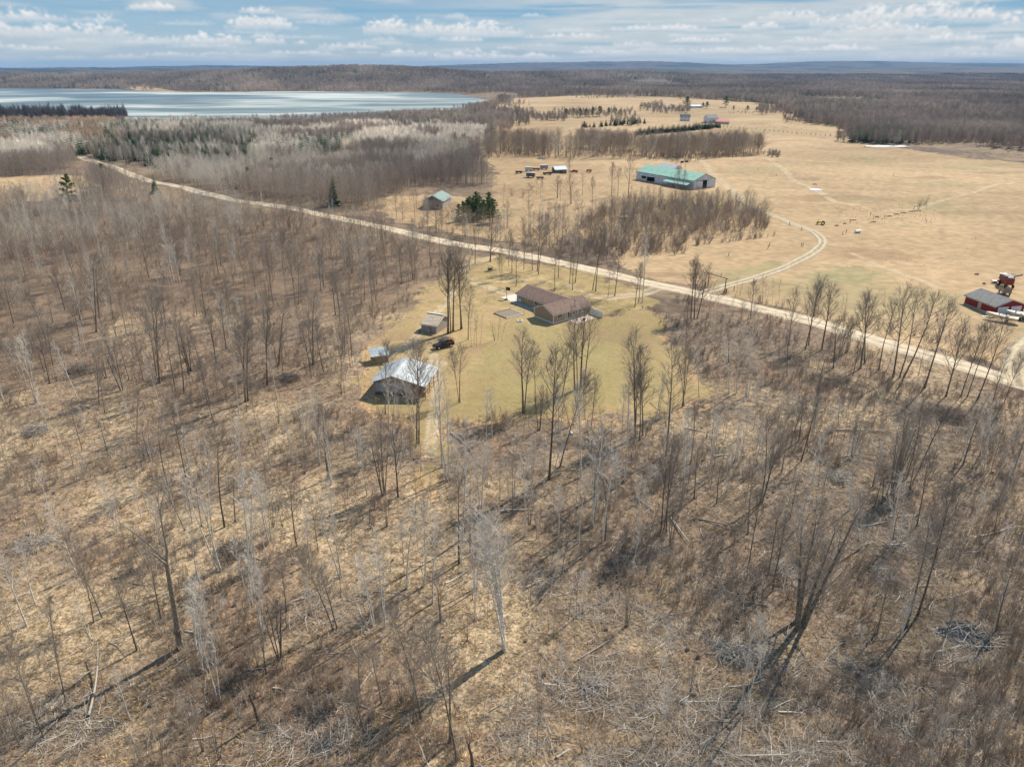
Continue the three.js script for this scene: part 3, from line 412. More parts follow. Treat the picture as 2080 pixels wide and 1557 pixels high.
const picked = [
  ...Z2('bare', LAWN, [[787, 402, 800, 200], [950, 498, 945, 310], [1035, 535, 1035, 330], [1010, 455, 1010, 270], [990, 415, 985, 225], [1082, 437, 1085, 240], [1133, 442, 1140, 230], [1163, 448, 1185, 150], [1170, 467, 1200, 220], [1270, 565, 1270, 330], [1290, 485, 1290, 260], [1358, 520, 1365, 310], [1392, 515, 1420, 270], [1375, 560, 1380, 390], [1497, 562, 1530, 240], [1515, 567, 1545, 190], [1590, 603, 1600, 420], [1630, 597, 1660, 340], [1752, 665, 1770, 420], [1775, 635, 1790, 420], [940, 498, 930, 350], [570, 545, 565, 340]]),
  ...Z2('birch', LAWN, [[755, 432, 735, 125], [1797, 637, 1815, 240]]), ...Z2('round', LAWN, [[878, 390, 893, 170]]), ...Z2('sapling', LAWN, [[860, 628, 862, 540], [1635, 770, 1645, 695], [1100, 640, 1100, 560]]),
  ...Z2('bare', 'in the clump beside the tan shed and the parked pickup', [[625, 825, 632, 330], [655, 808, 660, 350], [708, 795, 680, 335], [700, 800, 715, 430], [640, 818, 600, 400], [745, 860, 740, 560]]),
  ...Z2('sapling', 'in the brush clump beside the parked pickup', [[925, 865, 930, 720], [905, 865, 890, 740], [945, 865, 970, 745], [795, 905, 800, 690], [765, 905, 760, 700], [780, 890, 790, 720], [820, 880, 830, 720]]),
  ...Z2('bare', FRONT, [[1390, 1165, 1375, 780], [1405, 1170, 1400, 720], [1425, 1150, 1440, 690], [1445, 1130, 1490, 760], [1310, 1215, 1370, 880], [1077, 1300, 1050, 830], [1085, 1310, 1095, 900], [1150, 1312, 1165, 940], [695, 1240, 700, 920], [688, 1232, 665, 950], [1755, 1450, 1740, 870], [1800, 1440, 1815, 950], [2040, 1262, 2070, 930], [2050, 1262, 2030, 950]]),
  ...Z2('bare', 'in front of the pole barn with the metal roof', [[245, 1310, 240, 900], [448, 1490, 455, 930], [436, 1485, 440, 960]]), ...Z2('birch', 'in front of the pole barn with the metal roof', [[268, 1400, 255, 1080], [290, 1440, 300, 1100], [410, 1390, 345, 1090], [430, 1395, 380, 1120], [85, 1140, 80, 900]]),
  ...Z3('bare', ROADSIDE, [[90, 1030, 100, 690], [70, 1025, 70, 700], [108, 1028, 175, 740], [660, 1190, 690, 890], [760, 1215, 850, 825], [780, 1190, 800, 850], [860, 1220, 940, 850], [930, 1330, 960, 1050], [1095, 1330, 1150, 910], [1205, 1340, 1275, 950], [1290, 1385, 1375, 890], [1330, 1385, 1460, 910], [1355, 1385, 1570, 910], [1480, 1450, 1640, 950], [1610, 1500, 1725, 1085], [1700, 1500, 1800, 1100], [1740, 1500, 1860, 1070], [1800, 1520, 2010, 1050], [650, 1380, 660, 1150], [830, 1500, 880, 1190], [430, 1030, 450, 820], [1890, 1540, 1960, 1250], [20, 1540, 60, 1240], [1960, 1545, 2030, 1260], [1120, 1300, 1130, 900]]),
  ...Z3('birch', ROADSIDE, [[300, 1480, 290, 1160], [345, 1480, 370, 1080], [400, 1500, 430, 1140], [410, 1505, 450, 1200], [120, 1500, 100, 1200]]), ...Z3('sapling', 'between the gravel road and the hay field', [[350, 890, 352, 800], [365, 892, 380, 800], [500, 940, 510, 760], [560, 950, 570, 790], [600, 945, 615, 790], [520, 950, 530, 780], [980, 1040, 990, 900], [1000, 1060, 1010, 880], [1070, 1080, 1060, 960], [1230, 1000, 1240, 860]]),
  ...Z1('birch', 'in the open brown woods by the brush piles', [[215, 1540, 110, 1120], [150, 1430, 45, 1150], [465, 1512, 320, 1190], [1050, 815, 978, 480], [1030, 862, 972, 670], [1392, 806, 1360, 690], [1290, 695, 1290, 440], [1140, 755, 1120, 560], [820, 645, 790, 520]]),
  ...Z1('bare', 'in the open brown woods by the brush piles', [[580, 1112, 560, 690], [600, 1030, 570, 720], [1240, 1010, 1195, 690], [1780, 945, 1770, 630], [1800, 945, 1810, 640], [1650, 942, 1600, 640], [1480, 1532, 1420, 1050], [1495, 1530, 1460, 1080], [962, 1420, 930, 900], [1110, 1482, 1060, 1050], [1612, 1430, 1570, 1000], [1888, 1310, 1870, 890], [1680, 1310, 1705, 940], [1250, 1545, 1200, 1290], [1060, 1470, 990, 1110], [1955, 1360, 1900, 1080], [480, 1165, 440, 900], [1370, 1530, 1320, 1270], [950, 1250, 900, 860], [595, 1540, 580, 1250]]),
  ...Z1('pine', 'standing beside the small pale field by the gravel road', [[420, 372, 390, 165], [625, 240, 605, 100]]), ...Z1('spruce', 'standing beside the gravel road at its bend', [[935, 275, 920, 150]]), ...Z1('spruce', 'tall narrow, in the bare woods by the road', [[2012, 350, 2008, 148]]),
  ...Z1('pine', 'in the dark clump beside the gravel road', [[1358, 215, 1358, 150], [1430, 235, 1430, 140], [1468, 245, 1465, 160], [1500, 225, 1490, 120], [1450, 240, 1445, 190], [1640, 150, 1635, 60], [1545, 150, 1540, 85]]),
  ...Z4('bare', CUTL, [[825, 1545, 715, 1150], [615, 1352, 430, 890], [1355, 802, 1305, 250], [1115, 822, 1000, 560], [1120, 500, 1030, 80], [1015, 560, 930, 170], [825, 260, 815, 0], [1290, 170, 1235, -30], [1490, 110, 1460, -120], [1730, 1310, 1690, 1000], [1790, 920, 1740, 560], [440, 430, 400, 285], [565, 1380, 500, 1080], [2010, 1420, 1880, 950], [970, 1350, 900, 1000], [1980, 510, 1940, 120], [1420, 770, 1400, 480]]),
  ...Z4('birch', CUTL, [[1312, 1062, 1205, 500], [1322, 1072, 1115, 440], [1508, 1082, 1440, 470], [1622, 902, 1535, 480], [1632, 880, 1585, 490], [462, 1100, 300, 690], [1185, 1545, 1120, 1160], [1190, 1545, 1190, 1080], [1585, 1442, 1530, 990], [1930, 430, 1900, -20], [1835, 300, 1810, 20], [2055, 1100, 1930, 590], [700, 840, 690, 560], [1290, 1400, 1350, 1210], [160, 1400, 10, 980], [350, 1440, 240, 1290]]),
  ...Z4('sapling', CUTL, [[1650, 802, 1640, 540], [1665, 802, 1700, 560], [1640, 805, 1600, 560], [1705, 800, 1660, 600], [380, 100, 340, -60], [665, 430, 590, 200], [905, 600, 820, 340], [740, 860, 690, 620], [480, 370, 450, 220], [165, 525, 100, 380], [1890, 1230, 1860, 1050], [720, 510, 700, 390]]),
  ...Z7('bare', CUTL, [[150, 632, 55, 330], [78, 712, -10, 510], [268, 545, 215, 300], [1855, 772, 1800, 290], [1712, 602, 1640, 190], [1550, 542, 1505, 320], [1480, 660, 1420, 420], [1370, 240, 1310, 20], [1830, 700, 1840, 330], [230, 350, 165, 130]]),
  ...Z7('birch', CUTL, [[818, 415, 765, 60], [2048, 325, 2000, -210], [2056, 325, 1990, -180], [1565, 235, 1545, -40], [1063, 250, 1030, 0], [1520, 220, 1480, -20]]), ...Z7('sapling', CUTL, [[430, 540, 370, 280], [1165, 235, 1140, 20], [1790, 210, 1780, -40], [1690, 560, 1660, 350], [800, 780, 750, 500], [660, 790, 640, 600], [890, 770, 870, 560], [1630, 540, 1600, 380]]),
  ...Z5('bare', CUTR, [[1235, 516, 1290, -200], [1300, 440, 1420, -90], [1515, 702, 1530, 380], [1505, 760, 1510, 420], [1925, 832, 1985, 290], [1940, 835, 1960, 330], [1910, 830, 1920, 420], [690, 1022, 690, 540], [322, 620, 290, 180], [1940, 372, 2010, -230], [1815, 950, 1880, 680], [770, 1245, 790, 980], [150, 780, 150, 560], [575, 1370, 560, 1120], [1260, 700, 1265, 620], [1780, 280, 1815, -100], [1755, 262, 1770, -60]]),
  ...Z5('birch', CUTR, [[1490, 792, 1560, 180], [1556, 892, 1605, 340], [965, 1542, 888, 760], [958, 1542, 900, 800], [242, 1402, 190, 870], [172, 1402, 85, 950], [532, 1262, 545, 730], [375, 1172, 395, 640], [790, 1180, 790, 660], [590, 440, 555, -150], [622, 522, 580, -60], [1240, 1192, 1290, 950], [985, 700, 990, 390], [1090, 860, 1085, 420], [1125, 620, 1125, 280], [1205, 600, 1200, 300], [935, 660, 930, 400], [1255, 480, 1310, 260], [1430, 500, 1430, -40], [2035, 690, 2065, 280], [860, 1060, 850, 800], [480, 1160, 500, 640], [705, 880, 745, 200], [1290, 870, 1300, 560], [1020, 630, 1040, 240]]),
  ...Z5('sapling', CUTR, [[360, 1090, 320, 760], [1400, 1240, 1410, 1060], [1445, 1270, 1450, 1100], [1700, 1400, 1720, 1170], [1120, 1250, 1130, 1000], [455, 510, 450, 380], [255, 800, 250, 520], [180, 690, 175, 520], [1180, 920, 1160, 730], [1095, 1180, 1100, 1000], [1350, 1360, 1390, 1080], [1160, 1400, 1150, 1250]]),
  ...Z6('vase', CUTR, [[722, 1392, 850, 640]]), ...Z6('bare', CUTR, [[1440, 1335, 1690, 600], [1375, 1400, 1560, 780], [1915, 1420, 2010, 1000], [490, 656, 560, 190], [500, 656, 600, 300], [1328, 402, 1400, 70], [1225, 662, 1245, 430], [820, 150, 855, -100], [960, 190, 985, 0], [1100, 1340, 1160, 1080], [1900, 860, 1960, 560], [225, 660, 240, 420], [415, 842, 435, 470], [1390, 580, 1440, 300], [560, 1190, 620, 900]]),
  ...Z6('birch', CUTR, [[718, 802, 870, 230], [1098, 930, 1040, 500], [1832, 482, 1895, 20], [1935, 472, 2070, 160], [15, 690, 35, 160], [180, 500, 215, 110], [275, 280, 300, 60], [1030, 700, 1060, 280], [910, 1180, 950, 930], [470, 1540, 500, 1330], [1105, 1540, 1095, 1400], [805, 280, 815, 0], [275, 515, 310, 370]]),
  ...Z8('sapling', CUTR, [[100, 750, 105, 480], [130, 440, 75, 210], [265, 190, 260, 30], [470, 230, 480, 80], [1420, 260, 1430, 120], [720, 530, 740, 380], [935, 670, 950, 480], [1500, 770, 1560, 620], [1690, 760, 1750, 480], [1920, 760, 2010, 510], [1780, 720, 1880, 500], [2000, 510, 1960, 330], [1030, 760, 1040, 620], [285, 740, 290, 600]]), ...Z8('birch', CUTR, [[935, 580, 1015, 200], [1010, 440, 1000, 300]]),
];
for (const [kind, bx_, by_, tx, ty, where] of picked) {
  const [x, d, h] = G(bx_, by_), q = ray(tx, ty), t = d / q[2], top = EYE + q[1] * t - h, lx = q[0] * t - x;
  if (top < 1.2) continue;
  tree(kind, x, d, clamp(top, 1.5, 22), { lean: clamp(-lx / top, -0.55, 0.55), where, keep: true });
}
// zones: outline of the tree feet in pixels, trees per 100 m2, mixture, heights
const ZONES = [
  ['in the thinned woods below the metal-roofed shed', [[-120, 840], [740, 850], [880, 870], [900, 1640], [-160, 1640]], 2.0, { sapling: .62, bare: .12, birch: .26 }, [4, 10]],
  ['among the slash in the cleared ground below the lawn', [[900, 870], [1480, 815], [2150, 850], [2240, 1640], [900, 1640]], 1.6, { sapling: .64, bare: .08, birch: .28 }, [3.5, 9]],
  ['in the brown woods beside the small tan shed', [[-120, 560], [300, 480], [560, 478], [700, 490], [840, 530], [850, 600], [800, 660], [735, 710], [730, 840], [-120, 840]], 2.7, { bare: .42, sapling: .42, birch: .16 }, [7, 13]],
  ['in the dense grey stand beside the small pale field', [[-120, 425], [160, 405], [480, 430], [560, 475], [300, 485], [-120, 570]], 4.4, { bare: .30, sapling: .16, birch: .54 }, [8, 13]],
  ['in the strip of woods along the gravel road', [[470, 425], [640, 448], [900, 508], [880, 545], [840, 528], [700, 488], [560, 474]], 3.6, { bare: .6, sapling: .3, birch: .1 }, [8, 13]],
  ['between the cleared ground and the gravel road', [[1335, 640], [1440, 628], [1700, 700], [2150, 830], [2150, 855], [1480, 812], [1400, 730]], 1.9, { bare: .35, sapling: .5, birch: .15 }, [4, 10]],
  ['in the dark thicket below the green-roofed barn', [[1180, 455], [1240, 420], [1330, 412], [1430, 414], [1520, 420], [1562, 442], [1560, 470], [1400, 490], [1385, 512], [1290, 522], [1200, 495]], 5.4, { bare: .72, sapling: .2, birch: .08 }, [5.5, 9.5]],
  ['between the gravel road and the hay field', [[1470, 600], [1700, 640], [1960, 712], [2020, 738], [2000, 715], [1850, 670], [1600, 612]], 1.5, { sapling: .8, bare: .2 }, [3, 7]],
  ['across the road from the ranch house', [[780, 440], [930, 452], [1180, 460], [1200, 500], [1330, 540], [1180, 528], [900, 480]], 2.6, { bare: .62, birch: .24, sapling: .14 }, [8, 13]],
  ['beside the house with the teal roof', [[800, 395], [850, 385], [930, 392], [1010, 380], [1200, 400], [1180, 440], [1010, 420], [930, 425], [880, 428], [800, 440]], 0.5, { bare: .8, sapling: .2 }, [7, 11]],
  ['in the long belt of trees between the fields', [[985, 322], [1100, 321], [1240, 321], [1420, 324], [1555, 314], [1500, 300], [1300, 305], [1050, 300], [985, 300]], 4.6, { bare: .9, birch: .1 }, [12, 16]],
  ['in the pole stand at the lawn foot', [[890, 870], [1130, 850], [1450, 835], [1720, 900], [1560, 1080], [1250, 1130], [960, 1160]], 2.3, { birch: .46, sapling: .42, bare: .12 }, [8, 13]],
  ['in the birch grove below the pole barn', [[330, 960], [740, 870], [880, 900], [880, 1220], [560, 1260], [330, 1180]], 1.5, { birch: .5, sapling: .4, bare: .1 }, [8, 13]],
  ['on the slash ground beside the pond', [[1560, 920], [2120, 880], [2150, 1330], [1720, 1330], [1500, 1150]], 1.3, { bare: .34, sapling: .46, birch: .2 }, [7, 13]],
];
const buildingClear = [];   // filled with [x, depth, radius] of buildings
for (const [px, py, r] of [[1085, 625, 17], [1150, 640, 9], [872, 668, 5], [768, 728, 4.5], [805, 795, 10], [895, 708, 5], [2015, 628, 11], [2035, 655, 7], [1370, 368, 28], [876, 412, 9], [1038, 570, 6]]) { const g = G(px, py); buildingClear.push([g[0], g[1], r]); }
const roadView = [[150, 316], [215, 331], [260, 348], [420, 389], [560, 416], [700, 440], [700, 462], [560, 442], [420, 424], [330, 408], [250, 388], [150, 345]];
const clearOf = (x, d) => { if (d > 200 && x < 0) { const q = toPx(x, ground(x, d), d); if (inPoly(roadView, q[0], q[1])) return false; } for (const [a, b, r] of buildingClear) if (Math.hypot(x - a, d - b) < r) return false; return true; };
function scatter(poly, per100, f) { const W = onG(poly.map(([x, y]) => [x, y])); let x0 = 1e9, x1 = -1e9, d0 = 1e9, d1 = -1e9; for (const [x, d] of W) { x0 = Math.min(x0, x); x1 = Math.max(x1, x); d0 = Math.min(d0, d); d1 = Math.max(d1, d); } const n = (x1 - x0) * (d1 - d0) / 100 * per100; for (let k = 0; k < n; k++) { const x = lerp(x0, x1, R0()), d = lerp(d0, d1, R0()); if (inPoly(W, x, d)) f(x, d); } }
for (const [where, poly, dens, mix, [h0, h1]] of ZONES) scatter(poly, dens * 1.35, (x, d) => {
  if (d < 34 || vn(x / 16 + 3, d / 16) + vn(x / 5, d / 5) * .5 < 0.32 + R0() * .5 || nearRoad(x, d, 2.2) || !clearOf(x, d)) return;
  if (where !== ZONES[9][0] && coverAt(x, d) === 2) return;
  let u = R0(), kind = 'bare'; for (const k in mix) { if ((u -= mix[k]) < 0) { kind = k; break; } }
  if (kind === 'bare' && R0() < .14) kind = 'clump';
  const h = lerp(h0, h1, R0()) * (kind === 'sapling' ? 0.72 : 1);
  tree(kind, x, d, h, { lean: (R0() - .5) * .12, where });
});
// round-crowned trees and shrubs around the farmyard
for (const [k, a, b, c, e] of [['round', 1160, 414, 1160, 360], ['bare', 1183, 395, 1186, 356], ['bare', 1203, 416, 1203, 365], ['bare', 1242, 400, 1240, 335], ['bare', 1255, 398, 1252, 345], ['bare', 1276, 402, 1278, 330], ['round', 1132, 402, 1130, 362], ['bare', 1385, 410, 1380, 350], ['bare', 1372, 405, 1366, 348], ['round', 1156, 348, 1156, 322]]) { const [x, d, h] = G(a, b), q = ray(c, e), t = d / q[2]; tree(k, x, d, EYE + q[1] * t - h, { lean: 0, where: 'in the farmyard between the teal-roofed house and the green barn', keep: true }); }
// evergreens
for (let k = 0; k < 24; k++) { const [x, d] = G(930 + 74 * R0(), 434 + 20 * R0()); tree('pine', x, d, 7 + 4.5 * R0(), { where: 'in the green clump beside the teal-roofed house', lean: 0, keep: true, green: 1 }); }
for (let k = 0; k < 420; k++) { const px = 185 + 335 * R0(), py = 272 + 68 * R0(); if (!inPoly([[180, 300], [240, 272], [400, 268], [520, 285], [525, 330], [470, 345], [330, 345], [200, 330]], px, py)) continue; const [x, d] = G(px, py); if (!nearRoad(x, d, 4)) tree('spruce', x, d, 9 + 7 * R0(), { where: 'in the dark evergreen patch by the lake woods', lean: 0 }); }
for (let k = 0; k < 74; k++) { const t = k / 73, [x, d] = G(1292 + 170 * t, 274 - 16 * t + 2 * R0()); tree('spruce', x, d, 6 + 4 * R0(), { where: 'in the dense hedge row below the two farmhouses', lean: 0, keep: true }); }
for (let k = 0; k < 30; k++) { const t = Math.pow(k / 29, 1.1), [x, d] = G(1464 + 262 * t, 257 + 22 * t + R0()); tree('spruce', x, d, 2.2 + 1.8 * R0(), { where: 'small, in the line across the hay field', lean: 0, keep: true }); }
for (let k = 0; k < 56; k++) { const t = R0(), [x, d] = G(1178 + 140 * t, 261 - 10 * t - 3 * R0()); tree('spruce', x, d, 4 + 5 * R0(), { where: 'in the low row between the two far fields', lean: 0, keep: true }); }
for (const [a, b, h] of [[1150, 238, 12], [1165, 237, 12], [1178, 238, 13], [1190, 237, 11], [1204, 237, 13], [1218, 236, 14], [1236, 234, 11], [1395, 222, 20], [1436, 220, 11], [1474, 218, 18], [1490, 224, 7], [1518, 226, 9], [1537, 226, 7], [1428, 219, 9], [1180, 238, 10], [1250, 233, 10]]) { const [x, d] = G(a, b); tree('pine', x, d, h, { where: 'standing alone in the far hay fields', lean: 0, keep: true, wide: 1.7 }); }

// nearest and largest become things, up to 300 of a kind; the rest is one wood
const byName = {};
for (const t of trees) { t.size = t.h / Math.hypot(t.x, t.d, EYE) * (t.keep ? 3 : 1); const p = toPx(t.x, ground(t.x, t.d), t.d), q = toPx(t.x, ground(t.x, t.d) + t.h, t.d); if (p[0] < -40 || p[0] > 2120 || q[1] > 1560 || d_neg(t.d)) t.size *= 0.01; (byName[KIND[t.kind][0]] ||= []).push(t); }
function d_neg(d) { return d < 20; }
const massBare = [], massPale = [], massGreen = [];
const ADJ = { bare_tree: ['bare grey-barked tree', 'bare trees'], birch_tree: ['pale white-barked birch', 'birches'], sapling: ['thin bare sapling', 'saplings'], spruce_tree: ['dark green spruce', 'spruces'], pine_tree: ['bushy green pine', 'pines'] };
const LAND = [['the tall dark brush pile', 161, 752], ['the low brush pile in the brown woods', 589, 770], ['the rounded grey brush pile', 74, 878], ['the flat heap of dark branches', 474, 1120], ['the tangle of bleached stems', 67, 1106], ['the bleached heap of cut tops', 1590, 1160], ['the pale fan of cut branches', 1790, 1170], ['the long heap of bleached branches', 1700, 970], ['the grey branch heap below the lawn', 1330, 960], ['the pile of pale cut logs', 480, 612], ['the small dark pond', 1962, 1290], ['the open woodshed', 771, 733], ['the pole barn', 800, 800], ['the tan shed', 870, 670], ['the black pickup', 900, 707], ['the ranch house', 1140, 640], ['the garden bed', 1030, 640], ['the basketball hoop', 1030, 605], ['the timber gateway', 1455, 590], ['the storm-broken old tree', 366, 1316], ['the broken-topped tree', 525, 1467], ['the splintered snag', 960, 1555], ['the heap of grey tops', 1820, 1460], ['the rubbish heap below the lawn', 1190, 905], ['the garden swing', 996, 550], ['the utility box', 1305, 628]].map(([n, x, y]) => [n, ...G(x, y)]);
const nearest = (x, d) => { let b = null, m = 15; for (const [n, a, e] of LAND) { const q = Math.hypot(x - a, d - e); if (q < m) { m = q; b = n; } } return b ? (m < 6 ? 'right beside ' : 'standing near ') + b : null; };
for (const name in byName) {
  const l = byName[name].sort((a, b) => b.size - a.size);
  l.forEach((t, k) => {
    if (k >= 300) { (t.kind === 'spruce' || t.kind === 'pine' ? massGreen : t.kind === 'birch' ? massPale : massBare).push(t); return; }
    const V = PROTO[t.kind][Math.floor(R0() * PROTO[t.kind].length)], ms = TM[MATK[t.kind] || t.kind], m = ms[Math.floor(R0() * ms.length)], s = t.h / 12, w = s * (t.kind === 'spruce' || t.kind === 'pine' ? (0.95 + .35 * R0()) * (t.wide || (t.kind === 'pine' ? 1.2 : 1)) : clamp(1.15 + .25 * (R0() - .5), 1, 1.4) * (t.h < 7 && t.kind !== 'sapling' ? 1.15 : 1));
    const lbl = t.kind === 'vase' ? 'thick dark tree splitting into many upright stems among the slash' : t.kind === 'round' ? 'round-crowned spreading bare tree ' + t.where : ADJ[name][0] + ' ' + t.where;
    const at_ = nearest(t.x, t.d), look = [Math.abs(t.lean || 0) > .09 ? 'leaning' : '', t.h > 13.5 ? 'very tall' : t.h > 11 ? 'tall' : t.h < 4 ? 'tiny' : t.h < 6.5 ? 'short' : '', w / s > 1.24 ? 'stout' : w / s < 1.08 ? 'slender' : ''].filter(Boolean).join(' '), tone = name === 'bare_tree' ? ['grey-barked', 'tan-barked', 'dark-barked'][ms.indexOf(m)] : '', lbl2 = (t.kind === 'vase' || t.kind === 'round') ? lbl : (look + ' ' + (t.kind === 'clump' ? lbl.replace('tree', 'many-stemmed tree') : lbl)).trim().replace('grey-barked', tone)  .replace(t.where, at_ && t.kind !== 'spruce' && t.kind !== 'pine' ? at_ : t.where);
    const lbl3 = lbl2.split(' ').length > 16 ? lbl2.replace('bare ', '').replace('slender ', '').replace('stout ', '') : lbl2;
    const g = thing(name, lbl3, KIND[t.kind][1], [t.x, ground(t.x, t.d) - 0.02, -t.d], 0, ADJ[name][1] + ' ' + (at_ || t.where));
    const turn = R0() * 6.283; g.rotation.set((R0() - .5) * .06, 0, t.lean || 0); g.rotateY(turn); g.scale.set(w, s, w);
    part('trunk', V[0], m[0], g); part('crown', V[1], m[1], g);
  });
}
// ---------------------------------------------------------------- woods beyond: too many to count
const woods = new THREE.Group(); woods.name = 'bare_woodland'; tag(woods, 'grey-brown leafless woodland filling the land around the fields and lake', 'woodland', undefined, 'stuff'); scene.add(woods);
function copies(name, geo, m, list, parent) { // list: [x,y,z,scaleXZ,scaleY,turn,color]
  if (!list.length) return; const o = new THREE.InstancedMesh(geo, m, list.length), M = new THREE.Matrix4(), q = new THREE.Quaternion(), e = new THREE.Euler(), c = new THREE.Color(); o.name = name; o.castShadow = o.receiveShadow = true;
  list.forEach((t, i) => { e.set(t[7] || 0, t[5], t[8] || 0); q.setFromEuler(e); M.compose(new THREE.Vector3(t[0], t[1], t[2]), q, new THREE.Vector3(t[3], t[4], t[3])); o.setMatrixAt(i, M); o.setColorAt(i, c.setRGB(t[6][0], t[6][1], t[6][2])); });
  parent.add(o); return o;
}
const WHITE = mat(1, 1, 1, .95);
const tintBare = () => { const k = .75 + .5 * R0(), u = R0(); return u < .2 ? [.34 * k, .245 * k, .18 * k] : u < .45 ? [.40 * k, .35 * k, .285 * k] : [.30 * k, .235 * k, .18 * k]; }, tintPale = () => { const k = .8 + .4 * R0(); return [.55 * k, .51 * k, .45 * k]; }, tintGreen = () => { const k = .7 + .6 * R0(); return [.048 * k, .078 * k, .03 * k]; };
const midLists = [[], [], [], []], midGreen = [];
for (const t of massBare) midLists[Math.floor(R0() * 4)].push([t.x, ground(t.x, t.d), -t.d, t.h / 12 * (.9 + .3 * R0()), t.h / 12, R0() * 6.28, tintBare()]);
for (const t of massPale) midLists[Math.floor(R0() * 4)].push([t.x, ground(t.x, t.d), -t.d, t.h / 12 * .8, t.h / 12, R0() * 6.28, tintPale()]);
for (const t of massGreen) midGreen.push([t.x, ground(t.x, t.d), -t.d, t.h / 12, t.h / 12, R0() * 6.28, tintGreen()]);
const farLists = [[], [], []], farGreen = [];
const farField = (x, d) => coverAt(x, d) === 1, paleZone = [[0, 250], [520, 250], [700, 260], [990, 262], [985, 320], [860, 360], [700, 390], [420, 388], [200, 330], [0, 350]];
const GREENZONE = [[180, 300], [240, 272], [400, 268], [520, 285], [525, 330], [470, 345], [330, 345], [200, 330]];
for (let k = 0; k < 900; k++) { const px = -30 + 290 * R0(), [X, D, h] = G(px, 243 + 11 * R0()); const kk = .7 + .5 * R0(); farLists[k % 3].push([X, h, -D, 1.6 * (.8 + .5 * R0()), 1.3 + 1.3 * R0() * R0(), R0() * 6.28, [.12 * kk, .105 * kk, .105 * kk]]); }
const bays = [G(1180, 182), G(1330, 172), G(1700, 205), G(1000, 168)];
for (let band = 0; band < 6; band++) {
  const [d0, d1, step] = [[330, 620, 3.3], [620, 1000, 4.4], [1000, 1600, 6.2], [1600, 2400, 8.5], [2400, 3500, 12], [3500, 5200, 17]][band];
  for (let d = d0; d < d1; d += step) for (let x = -d * .86 - 60; x < d * .86 + 60; x += step) {
    const X = x + (R0() - .5) * step * 1.3, D = d + (R0() - .5) * step * 1.3, u = R0();
    const wa = (fbm(X / 40 + 7, D / 40 + 3, 3) - .5) * (40 + D * .05), wb = (fbm(X / 40 + 70, D / 40 + 30, 3) - .5) * (40 + D * .05); if (farField(X, D) && farField(X + wa, D + wb) || (coverAt(X + wa, D + wb) && farField(X + wa * .3, D + wb * .3)) || nearRoad(X, D, 3.5) || !clearOf(X, D)) continue;
    const [px, py] = toPx(X, ground(X, D), D); if (px < -60 || px > 2140) continue;
    if (d < 620) { if (px > 975 + (fbm(X / 22, D / 22, 3) - .5) * 110 || py > 425 || (px < 480 && py > 405) || inPoly(ZONES[9][1], px, py) || coverAt(X, D)) continue; if (px > 830 && py > 378) continue; if (px > 640 && py > 330 && py < 352 && u < .3) continue; }
    const h0 = ground(X, D); if (D > 900 && D < 3300 && h0 < LAKE_Y + 0.9 || h0 < LAKE_Y - .1) continue;
    if (bays.some((b) => Math.hypot(X - b[0], (D - b[1]) * .35) < 42 + b[1] * .02)) continue;
    const gap = fbm(X / 130 + 4, D / 130, 3); if (gap < 0.30 || (band < 3 && gap < .36 && u < .7)) continue;
    if (inPoly(GREENZONE, px, py) && u < .72) continue; if (px < 262 && py < 247 && D < 1500) continue;
    const pt = .5 + 1.05 * fbm(X / 150 + 2, D / 260 + 6, 3), cz = band < 1 ? 0 : fbm(X / 90 + 31, D / 140 + 7, 3), sh = band > 2 ? 1.15 : 1;
    const nearLake = px < 255 && py < 262 && py > 205;
    if (cz > (band < 2 ? 0.63 : 0.575) && u < .62 || (py < 262 && u > .945)) { farGreen.push([X, h0, -D, (.75 + .5 * R0()) * sh, (.8 + .6 * R0()) * sh, R0() * 6.28, tintGreen()]); continue; }
    const pale = !nearLake && inPoly(paleZone, px, py) && fbm(X / 45 + 3, D / 45 + 5, 2) > .42, red = px < 240 && py > 248 && py < 300, k = (.75 + .5 * R0()) * pt * (band > 0 ? 1.25 : 1.05);
    const col = pale ? [.58 * k, .53 * k, .46 * k] : red ? [.44 * k, .33 * k, .235 * k] : nearLake ? [.20 * k, .17 * k, .155 * k] : [.33 * k, .275 * k, .23 * k];
    const hh = (pale ? .85 : 1) * (.8 + .45 * R0()) * sh * (d < 620 ? .95 : 1.05);
    if (d < 620 && band === 0) midLists[Math.floor(R0() * 4)].push([X, h0, -D, hh * .95, hh, R0() * 6.28, col]); else farLists[Math.floor(R0() * 3)].push([X, h0, -D, hh * (band > 3 ? 2.1 : band > 1 ? 1.45 : 1.1), hh, R0() * 6.28, col]);
  }
}
function cluster(x0, x1, y0, y1, n, h, green) { for (let k = 0; k < n; k++) { const [X, D, y] = G(lerp(x0, x1, R0()), lerp(y0, y1, R0())), kk = .75 + .5 * R0(), hh = h / 12 * (.7 + .6 * R0()); if (R0() < green) farGreen.push([X, y, -D, hh * 1.2, hh, R0() * 6.28, [.06 * kk, .09 * kk, .04 * kk]]); else farLists[k % 3].push([X, y, -D, hh * 1.3, hh, R0() * 6.28, [.36 * kk, .30 * kk, .255 * kk]]); } }
